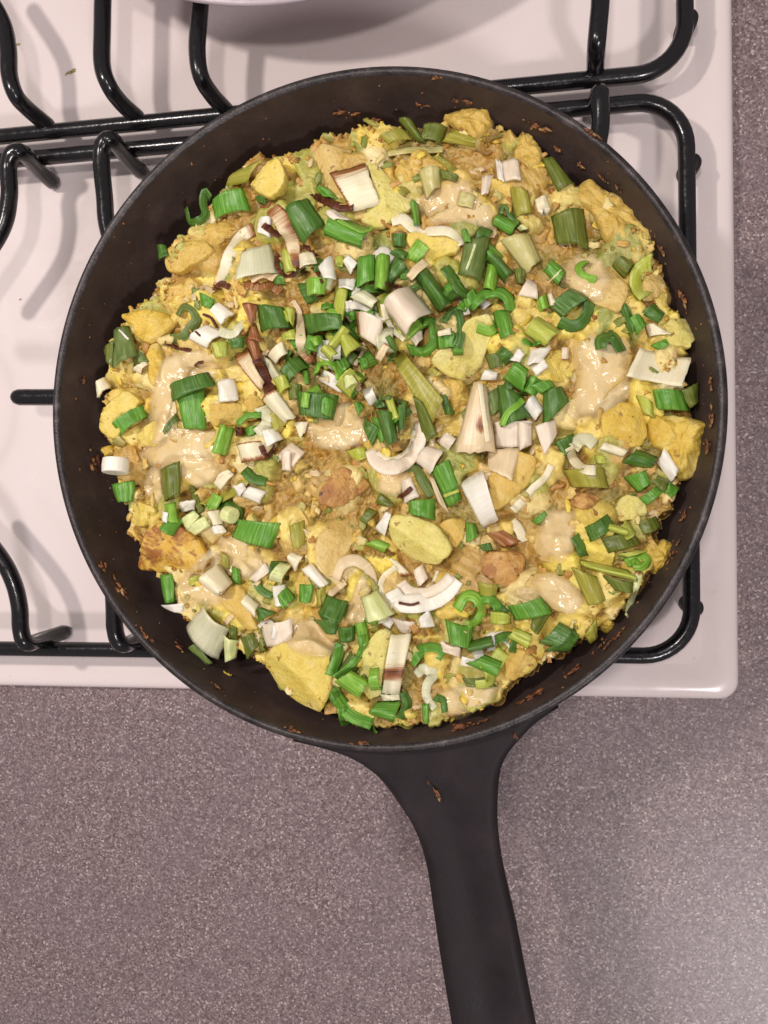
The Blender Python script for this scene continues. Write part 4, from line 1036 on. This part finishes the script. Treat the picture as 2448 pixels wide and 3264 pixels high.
R j tn 180,1370 240,1240 370,1205 490,1290 540,1450 w=105/110/100/80/60 ro=25 ! tan curled onion layer left of the white nested crescents
R j tn 130,1510 200,1450 270,1390 w=70
S j pk 870,1300 960,1235 1015,1360 920,1445 a=1.2
R j cr 1040,1420 1070,1360 1090,1300 w=30
R l cr 990,230 940,330 830,430 780,490 w=60 b= 
R l cr 740,545 690,590 655,625 w=70
R l cr 640,720 710,800 740,900 w=85
M i chili 1000,1370 1030,1345 1065,1365 1055,1410 1015,1415 r=1.5 ro=.2 ! small red chili flake at the lower left
# --- browned strips
R a tn 910,850 1010,865 1090,950 1150,1050 1200,1170 1220,1290 1235,1390 w=90/125/150/150/130/110/60 ro=12 up=1.2 b=NTl cu=.15 ! dark brown striped curl at upper left hanging over white skin
R a br 1060,1270 1065,1390 1120,1455 1200,1450 1245,1390 w=40 ro=35 b=A
R a br 1290,1200 1370,1230 1405,1290 w=40 b=A
R a br 940,1010 1010,1060 1090,1110 w=65 b=A
R a tn 740,1640 800,1540 900,1560 980,1540 1090,1600 w=80 b=H
R a br 500,1590 560,1530 645,1560 w=60 b=A
R a tn 830,1500 930,1450 1040,1480 w=90 b=r
S b cr 0,700 315,605 450,975 200,1040 a=1.8 sw=1 up=1 b=Tl ! ridged cream square with scorched top edge at upper middle
R b cr 545,1120 650,1100 760,1190 900,1205 1040,1205 1130,1265 1165,1330 w=95/105/100/95/95/85/60 ro=18 up=1.2 ! wavy cream ridged strip at upper middle of the pan
R o br 310,75 420,110 540,170 660,205 750,195 w=60/95/100/90/70 ro=20 up=.8 b=A ! reddish brown strip below the scorched ridged square
R o br 190,850 280,830 360,880 425,1000 w=28 b=A
R o br 1090,1000 1160,1010 1240,1045 w=55 b=A
R d tn 925,160 980,260 990,400 1000,560 1050,650 1105,700 w=40/50/75/95/100/70 ro=12 up=1.2 cu=.1 b=Bl ! narrow twisted tan strip with scorched tip in the middle
S d tn 400,650 520,570 670,880 640,960 a=1.6 up=.8 sw=1 b=lT
S d br 505,510 600,450 665,700 600,770 a=2 up=1.2 b=HN ! long browned curling onion strip running down the left middle
+S d br 470,185 615,195 595,340 560,390 a=1.5 up=1 b=HT nm=upper_fan
+S d br 550,385 600,380 650,520 520,500 a=1 up=1 b=H nm=twist
+R d br 600,680 655,780 695,870 725,960 w=75/80/95/110 ro=30 up=1.2 b=A nm=scorched_band
+S d cr 640,1030 775,945 955,1190 850,1250 a=2 up=1.2 b=t nm=pale_end
S d cr 425,1430 640,1395 690,1560 470,1595 a=2.6 up=.8 b=Bt ! curled white piece with scorched stripes left of the middle
+R d br 640,1440 690,1530 760,1450 w=45 b=A nm=scorched_tail
S d br 410,1270 500,1285 490,1350 420,1355 a=1 b=A
R j br 750,650 800,620 865,565 w=40 b=A
R d br 130,280 200,310 250,390 w=26 b=A
R g br 900,530 1000,570 1130,600 w=35 b=A
R g br 1165,740 1190,710 1240,700 w=30 b=A
"""

# ------------------------------------------------------------------ table of pieces
# kind region material points ; options.  lines starting with + are further parts of the piece above
LAND = [("the long browned curling strip", S('d', 650, 820)), ("the pink rounded onion piece", S('e', 560, 400)), ("the big cream slice by the right wall", S('f', 1080, 300)),
 ("the browned papery onion fan", S('e', 1120, 1400)), ("the white nested crescents", S('k', 950, 130)), ("the striped strip with scorched end", S('k', 740, 750)),
 ("the dark green T at left", S('g', 1120, 1050)), ("the round white stub at left", S('h', 390, 240)), ("the fried potato wedge at left", S('h', 800, 950)),
 ("the pale green ridged slice", S('i', 450, 1150)), ("the long lime stem at right", S('m', 650, 870)), ("the scorched ridged square", S('b', 230, 820)),
 ("the wavy cream strip", S('b', 850, 1200)), ("the bare yellow potato chunk", S('j', 900, 1000)), ("the shiny green curl", S('p', 1400, 1270)),
 ("the long lime leek slice", S('e', 640, 1060)), ("the green loop by the handle", S('k', 300, 1150)), ("the bright white ridged slice", S('j', 1450, 680)),
 ("the olive green square", S('p', 1390, 430)), ("the yellow lump at the right wall", S('f', 1250, 850)), ("the folded green pocket", S('o', 700, 460)),
 ("the curled green leaf at upper left", S('a', 500, 870))]
TABLE = TAB
KIND = {'P': ('potato_chunk', 'potato', 'potato pieces in the skillet'), 'M': ('mash_lump', 'mash', 'lumps of mash in the skillet'), 'C': ('melted_cheese', 'cheese', 'patches of melted cheese'),
        'green': ('spring_onion_leaf', 'onion green', 'green onion pieces on the hash'), 'white': ('spring_onion_slice', 'onion slice', 'white onion pieces on the hash'),
        'leek': ('leek_piece', 'leek', 'cooked leek pieces in the hash'), 'brown': ('browned_onion_strip', 'onion strip', 'browned onion strips on the hash')}
MW = dict(dg='dark green onion leaf', mg='green onion leaf', bg='bright green onion leaf', tg='glossy green onion leaf', sg='dull green onion leaf', lg='lime green onion piece', ll='pale lime onion piece',
          ol='olive cooked leek', od='dark olive cooked leek', op='pale olive cooked leek', wh='white onion slice', pk='pinkish white onion slice', cr='cream onion slice', tn='tan onion slice',
          br='browned onion strip', pa='translucent pale onion slice', yl='yellow egg lump', py='yellow potato chunk', pt='tan potato chunk', pg='golden potato chunk', pp='pale potato chunk', pf='fried potato chunk',
          pb='browned potato chunk', cheese='melted cheese patch', hash='golden mash lump', crust='brown crust', chili='red chili speck')
def famil(mat, kind):
    if kind in 'PMC': return kind
    if mat in ('dg', 'mg', 'bg', 'tg', 'sg', 'lg'): return 'green'
    if mat in ('ol', 'od', 'op'): return 'leek'
    if mat == 'br': return 'brown'
    return 'white'
things = []; sd = 100
rx = random.Random(41); EXTRA = []
HEAP = [((1090, 1090), 190, 40), ((1010, 1000), 150, 6), ((1500, 930), 150, 8), ((1240, 1340), 110, 6), ((1240, 2000), 150, 6), ((1560, 2030), 150, 8), ((1150, 2180), 90, 4), ((1680, 1250), 120, 5), ((640, 1640), 130, 4), ((900, 1830), 150, 3), ((1980, 1680), 120, 3), ((1250, 800), 180, 4), ((1900, 900), 150, 2), ((1330, 950), 120, 8)]
for (hx, hy), hr, hn in HEAP:
    for _ in range(hn):
        x, y = rx.gauss(hx, hr*.5), rx.gauss(hy, hr*.5); a = rx.random()*6.28; L_, W_ = rx.uniform(40, 90), rx.uniform(26, 60); mt = rx.choices(['mg', 'dg', 'bg', 'lg', 'wh', 'pa', 'sg', 'ol'], [30, 18, 18, 14, 8, 6, 8, 5])[0]
        c, s = math.cos(a), math.sin(a)
        if rx.random() < .3:
            pts_ = [(x+r_*math.cos(a+t_), y+r_*math.sin(a+t_)) for r_, t_ in ((rx.uniform(26, 44), k_*rx.uniform(.7, 1.0)) for k_ in range(5))]
            EXTRA.append('R Z '+mt+' '+' '.join(f'{q[0]:.0f},{q[1]:.0f}' for q in pts_)+f' w={rx.uniform(22, 38):.0f} ro={rx.uniform(20, 50):.0f}')
        else:
            cs = [(-L_/2, -W_/2), (L_/2, -W_/2*rx.uniform(.6, 1.1)), (L_/2*rx.uniform(.7, 1.1), W_/2), (-L_/2, W_/2*rx.uniform(.7, 1))]
            EXTRA.append('S Z '+mt+' '+' '.join(f'{x+u*c-v*s:.0f},{y+u*s+v*c:.0f}' for u, v in cs)+f' a={rx.uniform(.5, 3.2):.1f}'+(' sw=1' if rx.random() < .5 else ''))
REG['Z'] = (0, 0, 1.0)
TABLE = TABLE.replace('# --- greens, lower layer', '\n'.join(EXTRA)+'\n# --- greens, lower layer')
for ln in TABLE.strip().splitlines():
    ln = ln.strip()
    if not ln or ln[0] == '#': continue
    lab = None
    if '!' in ln: ln, lab = ln.split('!'); lab = lab.strip()
    sub = ln[0] == '+'
    if sub: ln = ln[1:]
    tk = ln.split(); kind, reg, mat = tk[:3]; pts = []; op_ = {}
    for t in tk[3:]:
        if '=' in t: k_, v_ = t.split('='); op_[k_] = v_
        else: x, y = t.split(','); pts.append(S(reg, float(x), float(y)))
    sd += 1; fl = lambda k_, d: float(op_.get(k_, d)); scl = 1/REG[reg][2]
    if kind == 'P':
        fac = [tuple(float(z) for z in s_.split(':')) for s_ in op_['fac'].split('/')] if 'fac' in op_ else ()
        g_ = chunk(pts, fl('r', 2.2)*1.15, 9, fac, fl('ro', .6), sd)
    elif kind == 'M': mat = {'hash': 'pg'}.get(mat, mat); g_ = lump(pts, fl('r', 3), fl('ro', 1.0), sd)
    elif kind == 'C': g_ = drape(pts, fl('t', 1.3)*.75, sd)
    elif kind == 'S': g_ = sheet(pts, fl('a', 1.4), fl('t', .5), fl('up', .4), op_.get('b', ''), 'sw' in op_, fl('wv', .85), sd, fl('dr', 0))
    elif kind == 'R':
        wd = [float(z)*scl for z in op_['w'].split('/')]; wd = wd[0] if len(wd) == 1 else wd
        g_ = ribbon(pts, wd, fl('ro', 28), fl('t', .45), fl('up', .3), op_.get('b', ''), sd, fl('cu', .5), fl('tw', 0), 'al' in op_ or mat in ('dg', 'mg', 'bg', 'tg', 'sg', 'lg'))
    elif kind == 'T': g_ = stub(pts[0], pts[1], fl('rad', 60)*scl, seed=sd, brown=op_.get('b', ''))
    V, F, uv, br = g_; V = np.array(V, float)
    if sub: things[-1]['parts'].append((V, F, uv, br, mat, op_.get('nm', 'curled_edge')))
    else: things.append(dict(parts=[(V, F, uv, br, mat, op_.get('nm', 'leaf'))], px=np.mean(pts, 0), size=np.ptp(np.array(pts), axis=0).max(), fam=famil(mat, kind), mat=mat, lab=lab, kind=kind))
    addbvh(V, F)
# labels
def nearest(px):
    ds = sorted((np.hypot(*(np.array(p)-px)), n, p) for n, p in LAND); return ds
used = set(t['lab'] for t in things if t['lab'])
def direction(px, p):
    dx, dy = px[0]-p[0], px[1]-p[1]; h = 'right' if dx > 0 else 'left'; v_ = 'below' if dy > 0 else 'above'
    if abs(dx) > 2.2*abs(dy): return f'{h} of'
    if abs(dy) > 2.2*abs(dx): return v_
    return f'{v_} and {h} of'
for t in things:
    if t['lab']: continue
    s_ = t['size']; sz = 'tiny' if s_ < 40 else 'small' if s_ < 75 else 'medium' if s_ < 120 else 'large'
    for dd, nm, p in nearest(t['px']):
        adv = 'touching or just' if dd < 130 else 'close' if dd < 230 else 'farther'
        base = f"{sz} {MW[t['mat']]} {direction(t['px'], p)} {nm}"
        if base not in used and len(base.split()) <= 16: t['lab'] = base; used.add(base); break
for t in things:
    nm, cat, grp = KIND[t['fam']]
    if t['mat'] == 'chili': nm, cat, grp = 'chili_flake', 'chili', 'red chili flakes in the hash'
    P0 = t['parts'][0][0]; org = P0.mean(0); org[2] = P0[:, 2].min()
    if len(t['parts']) == 1:
        V, F, uv, br, mat, _ = t['parts'][0]; o_ = link(nm, mesh(nm, V-org, F, True, uv, br), mats=[MT[mat]]); o_.location = org
    else:
        o_ = empty(nm, org)
        for V, F, uv, br, mat, pn in t['parts']: link(pn, mesh(pn, V-org, F, True, uv, br), o_, [MT[mat]])
    tag(o_, t['lab'], cat, grp)

# ------------------------------------------------------------------ crust crumbs stuck to the pan, and crumbs on the hob
def wall_hit(px, py):
    d = ray(px, py)
    for i in range(400):                               # march down the ray until it meets the inside of the pan
        z = ZR+.002-i*.0001; p = CAM+d*((z-CAM.z)/d.z)
        if math.hypot(p.x, p.y) > wall_r(z) or z < .05: return np.array(p)
    return np.array(p)
def crumb(c, size, elong=1.6, ang=0, seed=0):
    r_ = np.random.default_rng(seed); Vs = []; Fs = []
    for k in range(9):
        o_ = r_.normal(size=3)*size*np.array((.62*elong, .18, .5)); s = size*r_.uniform(.25, .62)
        P = (ico+r_.normal(size=(12, 3))*.3)*s*r_.uniform(.6, 1.5, 3)*(1.3, .45, 1)+o_; b = len(Vs)*12
        Vs.append(P); Fs += [(f[0]+b, f[1]+b, f[2]+b) for f in icf]
    P = np.concatenate(Vs); ca, sa = math.cos(ang), math.sin(ang); P = P@np.array(((ca, sa, 0), (-sa, ca, 0), (0, 0, 1)))
    return P+c, Fs
CRUST = [  # source px, size mm, label, material
 (1085, 352, 3.2, 'reddish brown crust flake on the back wall above the scorched square', 'crust'), (1130, 358, 2.6, 'pale brown crust flake on the back wall, top middle left', 'crust'), (1195, 380, 3.2, 'golden brown crust lump at the top edge of the mash', 'crust'),
 (1352, 333, 2.4, 'brown crust speck on the back wall straight above the olive leeks', 'crust'), (1483, 320, 3.6, 'largest reddish crust flake on the back pan wall, right of centre', 'crust'), (1395, 240, 2.2, 'orange rust smear on the back rim near the top', 'crust'),
 (1718, 400, 3.4, 'long reddish crust flake on the upper right wall', 'crust'), (1780, 470, 3.0, 'dull brown crust flake below the long reddish flake, upper right wall', 'crust'), (1885, 413, 3.0, 'brown crust flake on the rim at upper right by the bar', 'crust'),
 (1850, 520, 2.8, 'brown crust flake on the wall right of the dark leek, upper right', 'crust'), (1976, 597, 2.0, 'orange crumb on the upper right wall', 'crust'), (1925, 565, 2.2, 'brown crumb left of the orange crumb on the upper right wall', 'crust'),
 (2117, 800, 3.2, 'reddish brown crust flake on the right wall above the pale potato slice', 'crust'), (2180, 945, 4.2, 'long dark crust flake on the right wall, highest of the right side', 'crust'),
 (2272, 1225, 2.6, 'small brown crumb on the right wall beside the big cream slice', 'crust'), (2272, 1328, 3.6, 'reddish crust cube on the right wall beside the yellow lump', 'crust'), (2262, 1430, 3.2, 'dark red crust flake on the right wall below the reddish cube', 'crust'),
 (2185, 1650, 3.4, 'stringy brown crust on the lower right wall', 'crust'), (2150, 1760, 3.6, 'orange brown crust beside the small yellow egg lump', 'crust'), (1965, 2035, 3.4, 'brown crust flake on the lower right wall', 'crust'), (1920, 2062, 2.4, 'tiny red crust speck on the lower right wall', 'crust'),
 (1828, 2145, 3.6, 'orange brown crust streak right of the shiny blue green slice', 'crust'), (1690, 2228, 5.0, 'largest crust streak on the wall at lower right of the handle side', 'crust'), (1535, 2305, 2.4, 'brown crumb on the wall above the handle, right', 'crust'), (1470, 2322, 4.6, 'golden brown crust streak on the wall right above the handle', 'crust'),
 (1165, 2375, 3.6, 'yellow orange crumb on the rim at lower middle', 'crust'), (295, 1460, 5.2, 'star shaped brown crust crumb on the left pan wall', 'crust'), (262, 1210, 2.2, 'faint brown crumb on the left wall beside the cream piece', 'crust'),
 (325, 1810, 3.2, 'brown crust speckles on the lower left wall near the rim', 'crust'), (375, 1870, 4.2, 'brown crust cluster on the lower left wall', 'crust'), (460, 2030, 3.4, 'red brown crust flake at the lower left rim', 'crust'), (570, 2070, 2.8, 'orange flake on the lower left wall under the pale ridged slice', 'crust'),
 (720, 2150, 2.4, 'golden crumb on the lower wall left of the big yellow potato', 'yl'), (685, 2190, 2.0, 'reddish crumb below the golden crumb on the lower left wall', 'crust'), (930, 2330, 2.6, 'dull brown crumb on the lower wall left of the handle', 'crust'),
 (625, 1770, 3.4, 'yellow shred on the left wall beside the fried potato wedge', 'ol'), (545, 1100, 1.6, 'tiny brown crumb on the left mash edge', 'crust')]
for n, (px, py, s, lb, mt) in enumerate(CRUST):
    h_ = hit(px, py) if (n in (2, 36)) else wall_hit(px, py)
    rr_ = math.hypot(h_[0], h_[1]); h_ = h_*np.array((1-.0008/rr_, 1-.0008/rr_, 1)); a = math.atan2(h_[1], h_[0])+math.pi/2
    Vc, Fc = crumb(h_, s*.0005, 1.9, a, n)
    o_ = link('crust_crumb', mesh('crust_crumb', Vc-h_, Fc, True), mats=[MT[mt]]); o_.location = h_; tag(o_, lb, 'crumb', 'crumbs stuck to the skillet')
for px, py, s, lb in [(1392, 2530, 3.2, 'orange brown crumb lying on the skillet handle'), (1644, 2345, 2.2, 'small red crumb where handle meets pan on the right')]:
    h_ = np.array(at(px, py, HZ+.0002)); Vc, Fc = crumb(h_+(0, 0, .0004), s*.0005, 2.6 if s > 3 else 1, -1.0, int(px))
    o_ = link('crust_crumb', mesh('crust_crumb', Vc-h_, Fc, True), mats=[MT['crust']]); o_.location = h_; tag(o_, lb, 'crumb', 'crumbs stuck to the skillet')
for px, py, s, lb, mt in [(226, 230, 3.4, 'yellow green food crumb on the white hob at upper left', 'ol'), (52, 142, 2.4, 'faint yellow smear crumb on the hob near the far left finger', 'op'), (63, 955, 1.2, 'tiny brown crumb on the hob left of the skillet', 'crust')]:
    h_ = np.array(at(px, py, .0004)); Vc, Fc = crumb(h_, s*.00042, 1.2, .4, int(px)); Vc[:, 2] = np.maximum(.0001, h_[2]+(Vc[:, 2]-h_[2])*.45)
    o_ = link('food_crumb', mesh('food_crumb', Vc-h_, Fc, True), mats=[MT[mt]]); o_.location = h_; tag(o_, lb, 'crumb', 'crumbs on the hob')
# fine specks of crust all round the inside of the wall
CV = []; CF_ = []
for n in range(170):
    a = rng.random()*2*math.pi; z = ZR-.003-rng.random()**.8*.024; r = wall_r(z)-.0001; s = rng.uniform(.00012, .0004)
    if n % 6 == 0: s *= 1.8
    P = (ico+rng.normal(size=(12, 3))*.3)*s*(1, 1, 1)+(r*math.cos(a), r*math.sin(a), z); b = len(CV)*12; CV.append(P); CF_ += [(f[0]+b, f[1]+b, f[2]+b) for f in icf]
o_ = link('crust_specks', mesh('crust_specks', np.concatenate(CV)-(0, 0, .06), CF_, True), mats=[MT['crust']]); o_.location = (0, 0, .06)
tag(o_, 'fine brown specks of burnt crust on the inside wall of the skillet', 'specks', kind='stuff')
